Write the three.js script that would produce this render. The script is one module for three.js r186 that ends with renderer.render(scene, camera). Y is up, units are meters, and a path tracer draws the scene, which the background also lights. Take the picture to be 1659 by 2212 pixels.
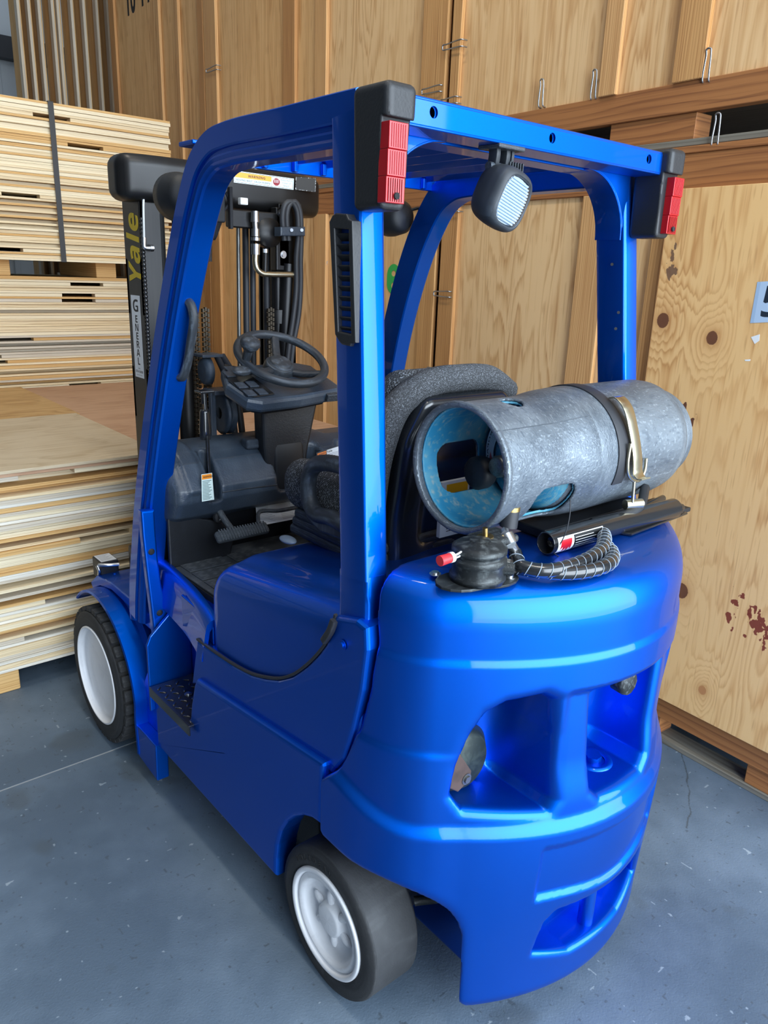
import * as THREE from 'three';
import { mergeGeometries, toCreasedNormals, mergeVertices } from 'three/addons/utils/BufferGeometryUtils.js';
import { RoundedBoxGeometry } from 'three/addons/geometries/RoundedBoxGeometry.js';
import { TextGeometry } from 'three/addons/geometries/TextGeometry.js';
import { FontLoader } from 'three/addons/loaders/FontLoader.js';
import { RectAreaLightUniformsLib } from 'three/addons/lights/RectAreaLightUniformsLib.js';

// ---------------------------------------------------------------- camera, sky, daylight, exposure
// x runs forward along the truck, y up, z to the truck's right; the origin is on the floor under the steer axle
const scene = new THREE.Scene();
const W = 1659, H = 2212, F = 1650.97;
const EYE = new THREE.Vector3(-1.2232, 1.7461, -1.4167), YAW = 0.7058, PITCH = 0.3028, ROLL = 0.0367;
const FWD = new THREE.Vector3(Math.cos(YAW) * Math.cos(PITCH), -Math.sin(PITCH), Math.sin(YAW) * Math.cos(PITCH));
const R0 = new THREE.Vector3(-Math.sin(YAW), 0, Math.cos(YAW)), U0 = R0.clone().cross(FWD);
const RIGHT = R0.clone().multiplyScalar(Math.cos(ROLL)).addScaledVector(U0, Math.sin(ROLL));
const UP = U0.clone().multiplyScalar(Math.cos(ROLL)).addScaledVector(R0, -Math.sin(ROLL));
const camera = new THREE.PerspectiveCamera(2 * Math.atan(H / 2 / F) * 180 / Math.PI, W / H, 0.05, 100);
camera.position.copy(EYE);
camera.quaternion.setFromRotationMatrix(new THREE.Matrix4().makeBasis(RIGHT, UP, FWD.clone().negate()));
scene.background = new THREE.Color(0.62, 0.78, 1.0);
scene.backgroundIntensity = 3.0;
const renderer = new THREE.WebGLRenderer({ antialias: true });
renderer.toneMapping = THREE.LinearToneMapping;
renderer.toneMappingExposure = 1.2;
renderer.shadowMap.enabled = true;
RectAreaLightUniformsLib.init();
// daylight that comes in through the open loading door behind the viewer
const DOOR = { x: -5.0, z0: -3.2, z1: 4.4, h: 5.6 };
const doorLight = new THREE.RectAreaLight(new THREE.Color(0.84, 0.93, 1.0), 6.4, DOOR.z1 - DOOR.z0 - 0.1, DOOR.h - 0.1);
doorLight.position.set(DOOR.x + 0.02, DOOR.h / 2, (DOOR.z0 + DOOR.z1) / 2);
doorLight.lookAt(0, DOOR.h / 2, (DOOR.z0 + DOOR.z1) / 2);
doorLight.castShadow = true;
scene.add(doorLight);
const LAMP = 31;   // radiance of the high-bay lamps; their lights are made with the lamps

// ---------------------------------------------------------------- helpers
const V = (x, y, z) => new THREE.Vector3(x, y, z);
// a pixel of the 1659 x 2212 photograph gives a direction; the plane it lies on gives the distance
function dir(px, py) { return FWD.clone().addScaledVector(RIGHT, (px - W / 2) / F).addScaledVector(UP, -(py - H / 2) / F); }
function onZ(px, py, z) { const d = dir(px, py); return EYE.clone().addScaledVector(d, (z - EYE.z) / d.z); }
function onX(px, py, x) { const d = dir(px, py); return EYE.clone().addScaledVector(d, (x - EYE.x) / d.x); }
function onY(px, py, y) { const d = dir(px, py); return EYE.clone().addScaledVector(d, (y - EYE.y) / d.y); }
let seedState = 12345;
const rnd = () => { seedState = (seedState + 0x6d2b79f5) | 0; let t = Math.imul(seedState ^ (seedState >>> 15), 1 | seedState); t = (t + Math.imul(t ^ (t >>> 7), 61 | t)) ^ t; return ((t ^ (t >>> 14)) >>> 0) / 4294967296; };
const rr = (a, b) => a + (b - a) * rnd();
const clamp = (v, a, b) => Math.max(a, Math.min(b, v));
const sstep = (a, b, v) => { const t = clamp((v - a) / (b - a), 0, 1); return t * t * (3 - 2 * t); };
const lerp = (a, b, t) => a + (b - a) * t;
function interp(table, v) { if (v <= table[0][0]) return table[0][1]; for (let i = 1; i < table.length; i++) if (v <= table[i][0]) { const [a, p] = table[i - 1], [b, q] = table[i]; return p + (q - p) * (v - a) / (b - a); } return table[table.length - 1][1]; }

const taken = new Map();
function numbered(name) { const n = taken.get(name) ?? 0; taken.set(name, n + 1); return n ? name + '_' + String(n).padStart(3, '0') : name; }
function clean(g) {
  let q = g.index ? g.toNonIndexed() : g.clone();
  for (const k of Object.keys(q.attributes)) if (!['position', 'normal', 'uv'].includes(k)) q.deleteAttribute(k);
  if (!q.attributes.normal) q.computeVertexNormals();
  if (!q.attributes.uv) q.setAttribute('uv', new THREE.BufferAttribute(new Float32Array(q.attributes.position.count * 2), 2));
  q.morphAttributes = {}; q.clearGroups();
  return q;
}
const join = (list) => (list.length === 1 ? list[0] : mergeGeometries(list.map(clean), false));
function mesh(name, geo, mat, parent) {
  const m = new THREE.Mesh(Array.isArray(geo) ? join(geo) : geo, mat);
  m.name = parent === scene || !parent ? numbered(name) : name;
  m.castShadow = m.receiveShadow = true;
  (parent ?? scene).add(m);
  return m;
}
function thing(name, label, category, pos = [0, 0, 0], turn = 0, group) {
  const o = new THREE.Group(); o.name = numbered(name); o.position.set(...pos); o.rotation.y = turn;
  o.userData = { label, category }; if (group) o.userData.group = group;
  scene.add(o); return o;
}
function tag(o, label, category, group) { o.userData.label = label; o.userData.category = category; if (group) o.userData.group = group; return o; }
function struct(name, geo, mat, parent) { const m = mesh(name, geo, mat, parent); if (!parent) m.userData.kind = 'structure'; return m; }

const T = (g, x = 0, y = 0, z = 0) => g.translate(x, y, z);
function box(x0, x1, y0, y1, z0, z1, r = 0, seg = 2) {
  const w = x1 - x0, h = y1 - y0, d = z1 - z0;
  const g = r > 0 ? new RoundedBoxGeometry(w, h, d, seg, Math.min(r, w / 2.01, h / 2.01, d / 2.01)) : new THREE.BoxGeometry(w, h, d);
  return g.translate((x0 + x1) / 2, (y0 + y1) / 2, (z0 + z1) / 2);
}
function cyl(a, b, r0, r1 = r0, seg = 20, open = false) {
  const d = b.clone().sub(a), g = new THREE.CylinderGeometry(r1, r0, d.length(), seg, 1, open);
  g.applyQuaternion(new THREE.Quaternion().setFromUnitVectors(V(0, 1, 0), d.normalize()));
  return g.translate((a.x + b.x) / 2, (a.y + b.y) / 2, (a.z + b.z) / 2);
}
function tube(pts, r, seg = 40, radial = 10, closed = false) {
  const c = new THREE.CatmullRomCurve3(pts, closed, 'centripetal');
  const g = new THREE.TubeGeometry(c, seg, r, radial, closed);
  if (closed) return g;
  const caps = [g];
  for (const t of [0, 1]) { const p = c.getPoint(t), q = c.getTangent(t).multiplyScalar(t ? 1 : -1); const d = new THREE.CircleGeometry(r, radial); d.applyQuaternion(new THREE.Quaternion().setFromUnitVectors(V(0, 0, 1), q)); d.translate(p.x, p.y, p.z); caps.push(d); }
  return join(caps);
}
function lathe(profile, axis = 'y', seg = 40) {   // profile: [radius, height]
  const g = new THREE.LatheGeometry(profile.map(([r, y]) => new THREE.Vector2(Math.max(r, 1e-5), y)), seg);
  if (axis === 'z') g.rotateX(Math.PI / 2); if (axis === 'x') g.rotateZ(-Math.PI / 2);
  return g;
}
function shapeOf(pts) { const s = new THREE.Shape(); pts.forEach(([x, y], i) => (i ? s.lineTo(x, y) : s.moveTo(x, y))); s.closePath(); return s; }
// plate in a plane of constant z: outline [x, y], from z0 to z1 with a bevel
function plateZ(pts, z0, z1, bevel = 0, holes = [], seg = 2) {
  const s = pts instanceof THREE.Shape ? pts : shapeOf(pts); holes.forEach((h) => s.holes.push(h));
  const lo = Math.min(z0, z1), d = Math.abs(z1 - z0);
  const g = new THREE.ExtrudeGeometry(s, { depth: d - 2 * bevel, bevelEnabled: bevel > 0, bevelThickness: bevel, bevelSize: bevel, bevelOffset: -bevel, bevelSegments: seg, curveSegments: 10 });
  return g.translate(0, 0, lo + bevel);
}
// plate in a plane of constant x: outline [z, y]
function plateX(pts, x0, x1, bevel = 0, holes = [], seg = 2) {
  const g = plateZ(pts, 0, Math.abs(x1 - x0), bevel, holes, seg);   // (z, y, depth) -> x = depth
  const p = g.attributes.position, n = g.attributes.normal;
  for (const a of [p, n]) for (let i = 0; i < a.count; i++) { const z = a.getX(i), y = a.getY(i), d = a.getZ(i); a.setXYZ(i, -d, y, z); }
  // (x,y,z) = (-d, y, z) is a proper rotation of (z, y, d)
  return g.translate(Math.max(x0, x1), 0, 0);
}
// plate in a horizontal plane: outline [x, z]
function plateY(pts, y0, y1, bevel = 0, holes = []) {
  const g = plateZ(pts.map(([x, z]) => [x, -z]), 0, Math.abs(y1 - y0), bevel, holes);
  g.rotateX(-Math.PI / 2); return g.translate(0, Math.min(y0, y1), 0);
}
const creased = (g, deg = 30) => toCreasedNormals(g, deg * Math.PI / 180);
// sweep a closed profile [n, b] along points; b follows z, n points out of the bend
function sweep(path, profile, side = V(0, 0, 1), deg = 30, cap = true) {
  const pos = [], idx = [], n = path.length, m = profile.length;
  for (let i = 0; i < n; i++) {
    const t = path[Math.min(i + 1, n - 1)].clone().sub(path[Math.max(i - 1, 0)]).normalize();
    const N = t.clone().cross(side).normalize(), B = N.clone().cross(t).normalize();
    const pr = typeof profile === 'function' ? profile(i / (n - 1)) : profile;
    for (const [a, b] of pr) { const p = path[i].clone().addScaledVector(N, a).addScaledVector(B, b); pos.push(p.x, p.y, p.z); }
  }
  for (let i = 0; i + 1 < n; i++) for (let j = 0; j < m; j++) { const a = i * m + j, b = i * m + (j + 1) % m, c = a + m, d = b + m; idx.push(a, b, d, a, d, c); }
  if (cap) { const tri = THREE.ShapeUtils.triangulateShape(profile.map(([a, b]) => new THREE.Vector2(a, b)), []); for (const [a, b, c] of tri) { idx.push(c, b, a); idx.push(a + (n - 1) * m, b + (n - 1) * m, c + (n - 1) * m); } }
  const g = new THREE.BufferGeometry(); g.setAttribute('position', new THREE.Float32BufferAttribute(pos, 3)); g.setIndex(idx);
  // make the faces look outwards
  g.computeVertexNormals();
  const q = creased(g, deg);
  let vol = 0; const P = q.attributes.position;
  for (let i = 0; i < P.count; i += 3) { const a = V(P.getX(i), P.getY(i), P.getZ(i)), b = V(P.getX(i + 1), P.getY(i + 1), P.getZ(i + 1)), c = V(P.getX(i + 2), P.getY(i + 2), P.getZ(i + 2)); vol += a.dot(b.cross(c)); }
  if (vol < 0) return flip(q);
  return q;
}
function flip(g) {
  const q = g.index ? g.toNonIndexed() : g;
  for (const k of Object.keys(q.attributes)) { const a = q.attributes[k], s = a.itemSize; for (let i = 0; i + 2 < a.count; i += 3) for (let c = 0; c < s; c++) { const t = a.array[(i + 1) * s + c]; a.array[(i + 1) * s + c] = a.array[(i + 2) * s + c]; a.array[(i + 2) * s + c] = t; } }
  const n = q.attributes.normal; if (n) for (let i = 0; i < n.array.length; i++) n.array[i] *= -1;
  return q;
}
function mirrorZ(g) { const q = clean(g); const m = new THREE.Matrix4().makeScale(1, 1, -1); q.applyMatrix4(m); // positions and normals mirrored; turn the winding back
  const n = q.attributes.normal.array.slice(); const f = flip(q); const nn = f.attributes.normal; for (let i = 0; i + 2 < nn.count; i += 3) for (let c = 0; c < 3; c++) { nn.array[i * 3 + c] = n[i * 3 + c]; nn.array[(i + 1) * 3 + c] = n[(i + 2) * 3 + c]; nn.array[(i + 2) * 3 + c] = n[(i + 1) * 3 + c]; } return f; }
function spline(pts, n, closed = false) { return new THREE.CatmullRomCurve3(pts, closed, 'centripetal').getPoints(n); }
const rectProfile = (hn, hb, r) => { const o = []; const q = 3; for (const [sx, sy, a0] of [[1, 1, 0], [-1, 1, 1], [-1, -1, 2], [1, -1, 3]]) for (let k = 0; k <= q; k++) { const a = (a0 + k / q) * Math.PI / 2; o.push([sx * (hn - r) + Math.cos(a) * r, sy * (hb - r) + Math.sin(a) * r]); } return o; };

// solids from distance fields (surface nets)
const smin = (a, b, k) => { const h = Math.max(k - Math.abs(a - b), 0) / k; return Math.min(a, b) - h * h * k / 4; };
const smax = (a, b, k) => -smin(-a, -b, k);
const sdBox = (x, y, z, cx, cy, cz, hx, hy, hz, r = 0) => { const a = Math.abs(x - cx) - hx + r, b = Math.abs(y - cy) - hy + r, c = Math.abs(z - cz) - hz + r; return Math.hypot(Math.max(a, 0), Math.max(b, 0), Math.max(c, 0)) + Math.min(Math.max(a, b, c), 0) - r; };
const sdPoly = (pts) => (x, y) => { let d = 1e9, s = 1; for (let i = 0, j = pts.length - 1; i < pts.length; j = i++) { const [ax, ay] = pts[i], [bx, by] = pts[j]; const ex = bx - ax, ey = by - ay, wx = x - ax, wy = y - ay; const t = clamp((wx * ex + wy * ey) / (ex * ex + ey * ey), 0, 1); const dx = wx - ex * t, dy = wy - ey * t; d = Math.min(d, dx * dx + dy * dy); const c1 = y >= ay, c2 = y < by, c3 = ex * wy > ey * wx; if ((c1 && c2 && c3) || (!c1 && !c2 && !c3)) s = -s; } return s * Math.sqrt(d); };
const sdSeg = (p, a, b, ra, rb = ra) => { const px = p[0] - a[0], py = p[1] - a[1], pz = p[2] - a[2], bx = b[0] - a[0], by = b[1] - a[1], bz = b[2] - a[2]; const t = clamp((px * bx + py * by + pz * bz) / (bx * bx + by * by + bz * bz), 0, 1); return Math.hypot(px - bx * t, py - by * t, pz - bz * t) - lerp(ra, rb, t); };
function solid(f, lo, hi, h) {
  const nx = Math.ceil((hi[0] - lo[0]) / h) + 1, ny = Math.ceil((hi[1] - lo[1]) / h) + 1, nz = Math.ceil((hi[2] - lo[2]) / h) + 1;
  const val = new Float32Array(nx * ny * nz), id = (i, j, k) => (k * ny + j) * nx + i;
  for (let k = 0; k < nz; k++) for (let j = 0; j < ny; j++) for (let i = 0; i < nx; i++) val[id(i, j, k)] = f(lo[0] + i * h, lo[1] + j * h, lo[2] + k * h);
  const vid = new Int32Array(nx * ny * nz).fill(-1), pos = [], nor = [], idx = [];
  const E = [[0, 1], [0, 2], [0, 4], [1, 3], [1, 5], [2, 3], [2, 6], [3, 7], [4, 5], [4, 6], [5, 7], [6, 7]];
  const grad = (x, y, z, e) => [f(x + e, y, z) - f(x - e, y, z), f(x, y + e, z) - f(x, y - e, z), f(x, y, z + e) - f(x, y, z - e)];
  for (let k = 0; k + 1 < nz; k++) for (let j = 0; j + 1 < ny; j++) for (let i = 0; i + 1 < nx; i++) {
    const c = []; let m = 0;
    for (let q = 0; q < 8; q++) { const v = val[id(i + (q & 1), j + ((q >> 1) & 1), k + (q >> 2))]; c.push(v); if (v < 0) m |= 1 << q; }
    if (m === 0 || m === 255) continue;
    let sx = 0, sy = 0, sz = 0, n = 0;
    for (const [a, b] of E) if ((c[a] < 0) !== (c[b] < 0)) { const t = c[a] / (c[a] - c[b]); sx += lerp(a & 1, b & 1, t); sy += lerp((a >> 1) & 1, (b >> 1) & 1, t); sz += lerp(a >> 2, b >> 2, t); n++; }
    let x = lo[0] + (i + sx / n) * h, y = lo[1] + (j + sy / n) * h, z = lo[2] + (k + sz / n) * h;
    const ox = x, oy = y, oz = z;
    for (let it = 0; it < 2; it++) { const e = h * 0.25, g = grad(x, y, z, e), l2 = (g[0] * g[0] + g[1] * g[1] + g[2] * g[2]) / (4 * e * e); if (l2 < 1e-4) break; const s = clamp(f(x, y, z) / l2 / (2 * e), -h, h); x -= g[0] * s; y -= g[1] * s; z -= g[2] * s; }
    if (Math.hypot(x - ox, y - oy, z - oz) > h * 0.6) { x = ox; y = oy; z = oz; }
    const g = grad(x, y, z, h * 0.6), l = Math.hypot(...g) || 1;
    vid[id(i, j, k)] = pos.length / 3; pos.push(x, y, z); nor.push(g[0] / l, g[1] / l, g[2] / l);
  }
  const quad = (a, b, c, d, s) => { if (a < 0 || b < 0 || c < 0 || d < 0) return; if (s) idx.push(a, b, c, a, c, d); else idx.push(a, c, b, a, d, c); };
  for (let k = 1; k + 1 < nz; k++) for (let j = 1; j + 1 < ny; j++) for (let i = 1; i + 1 < nx; i++) {
    const v = val[id(i, j, k)] < 0;
    if (v !== val[id(i + 1, j, k)] < 0) quad(vid[id(i, j - 1, k - 1)], vid[id(i, j, k - 1)], vid[id(i, j, k)], vid[id(i, j - 1, k)], v);
    if (v !== val[id(i, j + 1, k)] < 0) quad(vid[id(i - 1, j, k - 1)], vid[id(i - 1, j, k)], vid[id(i, j, k)], vid[id(i, j, k - 1)], v);
    if (v !== val[id(i, j, k + 1)] < 0) quad(vid[id(i - 1, j - 1, k)], vid[id(i, j - 1, k)], vid[id(i, j, k)], vid[id(i - 1, j, k)], v);
  }
  const g = new THREE.BufferGeometry();
  g.setAttribute('position', new THREE.Float32BufferAttribute(pos, 3)); g.setAttribute('normal', new THREE.Float32BufferAttribute(nor, 3)); g.setIndex(idx);
  const uv = new Float32Array(pos.length / 3 * 2);
  for (let i = 0; i < pos.length / 3; i++) { const a = Math.abs(nor[i * 3]), b = Math.abs(nor[i * 3 + 1]), c = Math.abs(nor[i * 3 + 2]); const [x, y, z] = [pos[i * 3], pos[i * 3 + 1], pos[i * 3 + 2]]; if (a >= b && a >= c) { uv[i * 2] = z; uv[i * 2 + 1] = y; } else if (b >= c) { uv[i * 2] = x; uv[i * 2 + 1] = z; } else { uv[i * 2] = x; uv[i * 2 + 1] = y; } }
  g.setAttribute('uv', new THREE.BufferAttribute(uv, 2));
  return g;
}
// texture coordinates in metres; v follows the grain axis
function metric(g, grain = 'y', ou = 0, ov = 0) {
  const q = clean(g), p = q.attributes.position, n = q.attributes.normal, uv = q.attributes.uv;
  for (let i = 0; i < p.count; i++) {
    const P = { x: p.getX(i), y: p.getY(i), z: p.getZ(i) }, a = Math.abs(n.getX(i)), b = Math.abs(n.getY(i)), c = Math.abs(n.getZ(i));
    const face = a >= b && a >= c ? 'x' : b >= c ? 'y' : 'z';
    const rest = ['x', 'y', 'z'].filter((k) => k !== face);
    let u, v; if (rest.includes(grain)) { v = P[grain]; u = P[rest.find((k) => k !== grain)]; } else { u = P[rest[0]]; v = P[rest[1]] * 0.15; }
    uv.setXY(i, u + ou, v + ov);
  }
  return q;
}

// ---------------------------------------------------------------- procedural textures and materials
function hash2(x, y, s) { let h = Math.imul(x | 0, 374761393) ^ Math.imul(y | 0, 668265263) ^ Math.imul(s | 0, 1274126177); h = Math.imul(h ^ (h >>> 13), 1274126177); return ((h ^ (h >>> 16)) >>> 0) / 4294967296; }
function vnoise(x, y, s, px = 0, py = 0) {   // px, py: period in cells (0 = none)
  const xi = Math.floor(x), yi = Math.floor(y), fx = x - xi, fy = y - yi, u = fx * fx * (3 - 2 * fx), v = fy * fy * (3 - 2 * fy);
  const w = (a, p) => (p ? ((a % p) + p) % p : a), x0 = w(xi, px), x1 = w(xi + 1, px), y0 = w(yi, py), y1 = w(yi + 1, py);
  return lerp(lerp(hash2(x0, y0, s), hash2(x1, y0, s), u), lerp(hash2(x0, y1, s), hash2(x1, y1, s), u), v);
}
function fbm(x, y, s, px, py, oct = 4) { let a = 0, w = 0.5, t = 0; for (let o = 0; o < oct; o++) { a += w * vnoise(x, y, s + o * 17, px, py); t += w; w *= 0.5; x *= 2; y *= 2; px *= 2; py *= 2; } return a / t; }
function dataTex(w, h, fn, srgb = true) {
  const d = new Uint8Array(w * h * 4);
  for (let j = 0; j < h; j++) for (let i = 0; i < w; i++) { const c = fn((i + 0.5) / w, (j + 0.5) / h); const o = (j * w + i) * 4; d[o] = clamp(c[0], 0, 255); d[o + 1] = clamp(c[1], 0, 255); d[o + 2] = clamp(c[2], 0, 255); d[o + 3] = 255; }
  const t = new THREE.DataTexture(d, w, h, THREE.RGBAFormat); t.wrapS = t.wrapT = THREE.RepeatWrapping; t.magFilter = THREE.LinearFilter; t.minFilter = THREE.LinearMipmapLinearFilter; t.generateMipmaps = true;
  if (srgb) t.colorSpace = THREE.SRGBColorSpace; t.needsUpdate = true; return t;
}
const mix3 = (a, b, t) => [lerp(a[0], b[0], t), lerp(a[1], b[1], t), lerp(a[2], b[2], t)];
// rotary-cut plywood: wide wandering contour grain. su, sv: metres that one tile covers
function plyTex(seed, pale, mid, dark, { w = 512, h = 1024, rings = 9, cu = 3, cv = 2, streak = 1, knots = [], marks = null } = {}) {
  return dataTex(w, h, (u, v) => {
    let n = fbm(u * cu, v * cv, seed, cu, cv, 4) + 0.25 * fbm(u * cu * 4, v * cv * 2, seed + 5, cu * 4, cv * 2, 2);
    let kd = 0, kc = null;
    for (const [ku, kv, kr, tone] of knots) { const du = (u - ku) * 1.0, dv = (v - kv) * (h / w) * 0.5 * 2.0 / 1.0; const a = du, b = dv; const d2 = (a * a + b * b * 0.45) / (kr * kr); n += 0.3 * Math.exp(-d2 / 10); const dd = Math.sqrt(a * a * 1.25 + b * b) / kr; kd = Math.max(kd, 0.75 * Math.exp(-Math.max(0, dd - 1) * 1.1)); if (dd < 1 + 0.12 * (fbm(u * 40, v * 40, seed + 91, 40, 40, 2) - 0.5)) kc = tone; }
    const fib = fbm(u * 90, v * 5, seed + 31, 90, 5, 3), ph = n * rings * 1.9 + (fib - 0.5) * 0.9, fr = ph - Math.floor(ph), wide = fbm(u * 5, v * 2, seed + 83, 5, 2, 2);
    const ring = Math.pow(fr, 1.6) * (1 - sstep(0.78, 1, fr)) * lerp(0.45, 1.25, wide);
    const fine = vnoise(u * 260, v * 26, seed + 47, 260, 26), patch = fbm(u * 3, v * 3, seed + 61, 3, 3, 3);
    let c = mix3(pale, mid, clamp(ring * 0.85 + (fib - 0.5) * 0.7 * streak + (patch - 0.5) * 0.9, 0, 1));
    c = mix3(c, dark, clamp(Math.pow(ring, 2.5) * 0.5 + Math.max(0, fine - 0.8) * 1.6 * streak, 0, 0.75));
    if (kd > 0.02) c = mix3(c, mix3(mid, dark, 0.6), kd * 0.6);
    if (kc) c = mix3(kc, dark, 0.25 * fbm(u * 60, v * 60, seed + 77, 60, 60, 2));
    if (marks) c = marks(u, v, c);
    return c;
  });
}
// sawn timber: straight grain
function plankTex(seed, pale, mid, dark, { w = 256, h = 1024, rings = 14 } = {}) {
  return dataTex(w, h, (u, v) => {
    const n = u * 1.0 + 0.35 * fbm(u * 2, v * 2, seed, 2, 2, 3), ph = n * rings, fr = ph - Math.floor(ph), ring = Math.pow(fr, 1.8) * (1 - sstep(0.88, 1, fr));
    const fib = fbm(u * 60, v * 4, seed + 3, 60, 4, 3), patch = fbm(u * 3, v * 4, seed + 9, 3, 4, 3);
    let c = mix3(pale, mid, clamp(ring * 0.7 + (fib - 0.5) * 0.9 + (patch - 0.5) * 0.8, 0, 1));
    return mix3(c, dark, clamp(Math.pow(ring, 3) * 0.4 + Math.max(0, fib - 0.68) * 1.5, 0, 0.7));
  });
}
function rep(t, sx, sy) { t.repeat.set(1 / sx, 1 / sy); return t; }
const bumpOf = (t) => t;
const std = (o) => new THREE.MeshStandardMaterial(o);
const phys = (o) => new THREE.MeshPhysicalMaterial(o);
const rgb = (r, g, b) => new THREE.Color().setRGB(r, g, b);

const fineNoise = dataTex(256, 256, (u, v) => { const n = 255 * fbm(u * 32, v * 32, 5, 32, 32, 4); return [n, n, n]; }, false); rep(fineNoise, 0.12, 0.12);
const fabricTex = dataTex(256, 256, (u, v) => { const a = Math.sin(u * 40 * Math.PI), b = Math.sin(v * 32 * Math.PI + (Math.floor(u * 40) % 2) * Math.PI), n = vnoise(u * 80, v * 64, 9, 80, 64); const l = clamp(52 + 34 * b * Math.abs(a) + (n > 0.68 ? 90 * n : 0), 8, 190); return [l * 0.96, l, l * 1.05]; }); rep(fabricTex, 0.16, 0.16);
const dustTex = (seed, base, dust, amt = 0.5, sc = 0.9) => rep(dataTex(512, 512, (u, v) => { const a = fbm(u * 5, v * 5, seed, 5, 5, 5), s = fbm(u * 40, v * 6, seed + 4, 40, 6, 3), f = vnoise(u * 200, v * 200, seed + 8, 200, 200); return mix3(base, dust, clamp((a - 0.42) * 2.2 * amt + Math.max(0, s - 0.62) * amt * 1.4 + Math.max(0, f - 0.9) * 2 * amt, 0, 0.8)); }), sc, sc);

const M = {};
M.blue = phys({ color: rgb(0.0, 0.102, 0.60), metalness: 1, roughness: 0.48, clearcoat: 0.38, clearcoatRoughness: 0.04 });
M.black = std({ map: dustTex(3, [20, 23, 28], [58, 64, 72], 0.45), roughness: 0.45, metalness: 0.0, bumpMap: fineNoise, bumpScale: 0.0004 });
M.blackGloss = phys({ color: rgb(0.012, 0.013, 0.015), roughness: 0.22, clearcoat: 0.5, clearcoatRoughness: 0.1 });
M.plastic = std({ map: dustTex(13, [44, 54, 66], [98, 112, 126], 0.5, 0.7), roughness: 0.36, bumpMap: fineNoise, bumpScale: 0.0005 });
M.housing = std({ color: rgb(0.011, 0.0125, 0.015), roughness: 0.5, bumpMap: fineNoise, bumpScale: 0.0003 });
M.mat = std({ map: dustTex(23, [54, 60, 66], [116, 122, 126], 0.7, 0.5), roughness: 0.85 });
M.mast = std({ map: dustTex(33, [18, 18, 19], [52, 50, 48], 0.35), roughness: 0.38, metalness: 0.25 });
M.hose = std({ color: rgb(0.018, 0.02, 0.025), roughness: 0.55 });
M.tyre = std({ map: dustTex(43, [36, 38, 41], [78, 80, 82], 0.6, 0.6), roughness: 0.8, bumpMap: fineNoise, bumpScale: 0.0006 });
M.tyreGroove = std({ color: rgb(0.014, 0.014, 0.015), roughness: 0.9 });
M.wheelWhite = std({ map: dustTex(53, [226, 228, 232], [188, 190, 196], 0.4, 0.5), roughness: 0.42 });
M.steel = std({ color: rgb(0.62, 0.64, 0.66), metalness: 1, roughness: 0.28 });
M.dullSteel = std({ map: dustTex(63, [120, 122, 120], [70, 66, 60], 0.6, 0.2), metalness: 0.9, roughness: 0.42 });
M.zinc = std({ color: rgb(0.55, 0.50, 0.36), metalness: 1, roughness: 0.3 });
M.chain = std({ map: dustTex(73, [74, 66, 54], [30, 27, 24], 0.7, 0.1), metalness: 0.7, roughness: 0.5 });
M.brass = std({ color: rgb(0.52, 0.36, 0.14), metalness: 1, roughness: 0.35 });
M.redLens = phys({ color: rgb(0.36, 0.004, 0.009), roughness: 0.35, clearcoat: 0.2, clearcoatRoughness: 0.1 });
M.redPlastic = std({ color: rgb(0.6, 0.03, 0.04), roughness: 0.35 });
M.whitePlastic = std({ color: rgb(0.6, 0.62, 0.62), roughness: 0.4 });
M.greyPlastic = std({ color: rgb(0.22, 0.27, 0.33), roughness: 0.4 });
M.seatShell = phys({ color: rgb(0.008, 0.01, 0.013), roughness: 0.25, clearcoat: 0.6, clearcoatRoughness: 0.15 });
M.fabric = std({ map: fabricTex, roughness: 0.95, bumpMap: fabricTex, bumpScale: 0.0015 });
M.foam = std({ color: rgb(0.45, 0.36, 0.16), roughness: 0.9 });
M.rubberSeat = std({ map: dustTex(83, [38, 43, 49], [100, 112, 124], 0.75, 0.5), roughness: 0.55 });
M.galv = std({ map: rep(dataTex(512, 512, (u, v) => { const a = fbm(u * 6, v * 6, 101, 6, 6, 5), sp = vnoise(u * 60, v * 60, 105, 60, 60), sc = fbm(u * 60, v * 160, 111, 60, 160, 3); let c = mix3([88, 97, 106], [128, 138, 146], clamp((a - 0.3) * 1.8, 0, 1)); c = mix3(c, [66, 76, 88], clamp((sp - 0.7) * 1.6, 0, 0.5)); return mix3(c, [176, 186, 192], clamp((sc - 0.64) * 3, 0, 0.4)); }), 0.42, 0.42), metalness: 0.45, roughness: 0.47, bumpMap: fineNoise, bumpScale: 0.0008 });
M.galvPainted = std({ map: rep(dataTex(256, 256, (u, v) => { const a = fbm(u * 5, v * 5, 121, 5, 5, 5), b = fbm(u * 30, v * 30, 127, 30, 30, 3); return mix3(mix3([38, 128, 168], [92, 150, 168], clamp((a - 0.4) * 3, 0, 1)), [150, 160, 160], clamp((b - 0.55) * 3, 0, 0.8)); }), 0.3, 0.3), metalness: 0.1, roughness: 0.55 });
M.grime = std({ map: dustTex(131, [30, 34, 36], [110, 116, 116], 0.8, 0.25), roughness: 0.55, metalness: 0.3 });
M.darkInside = std({ color: rgb(0.012, 0.014, 0.018), roughness: 0.8 });
M.rust = std({ map: dustTex(141, [78, 62, 56], [52, 42, 38], 0.8, 0.15), roughness: 0.7, metalness: 0.3 });
M.muffler = std({ map: dustTex(151, [34, 44, 42], [72, 82, 76], 0.6, 0.3), roughness: 0.55, metalness: 0.4 });
M.yellow = std({ color: rgb(0.72, 0.50, 0.01), roughness: 0.5 });
M.lampGlass = phys({ color: rgb(0.9, 0.95, 1), roughness: 0.03, transmission: 1, thickness: 0 });
M.lampReflector = std({ color: rgb(0.78, 0.83, 0.88), metalness: 0.35, roughness: 0.3 });
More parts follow.
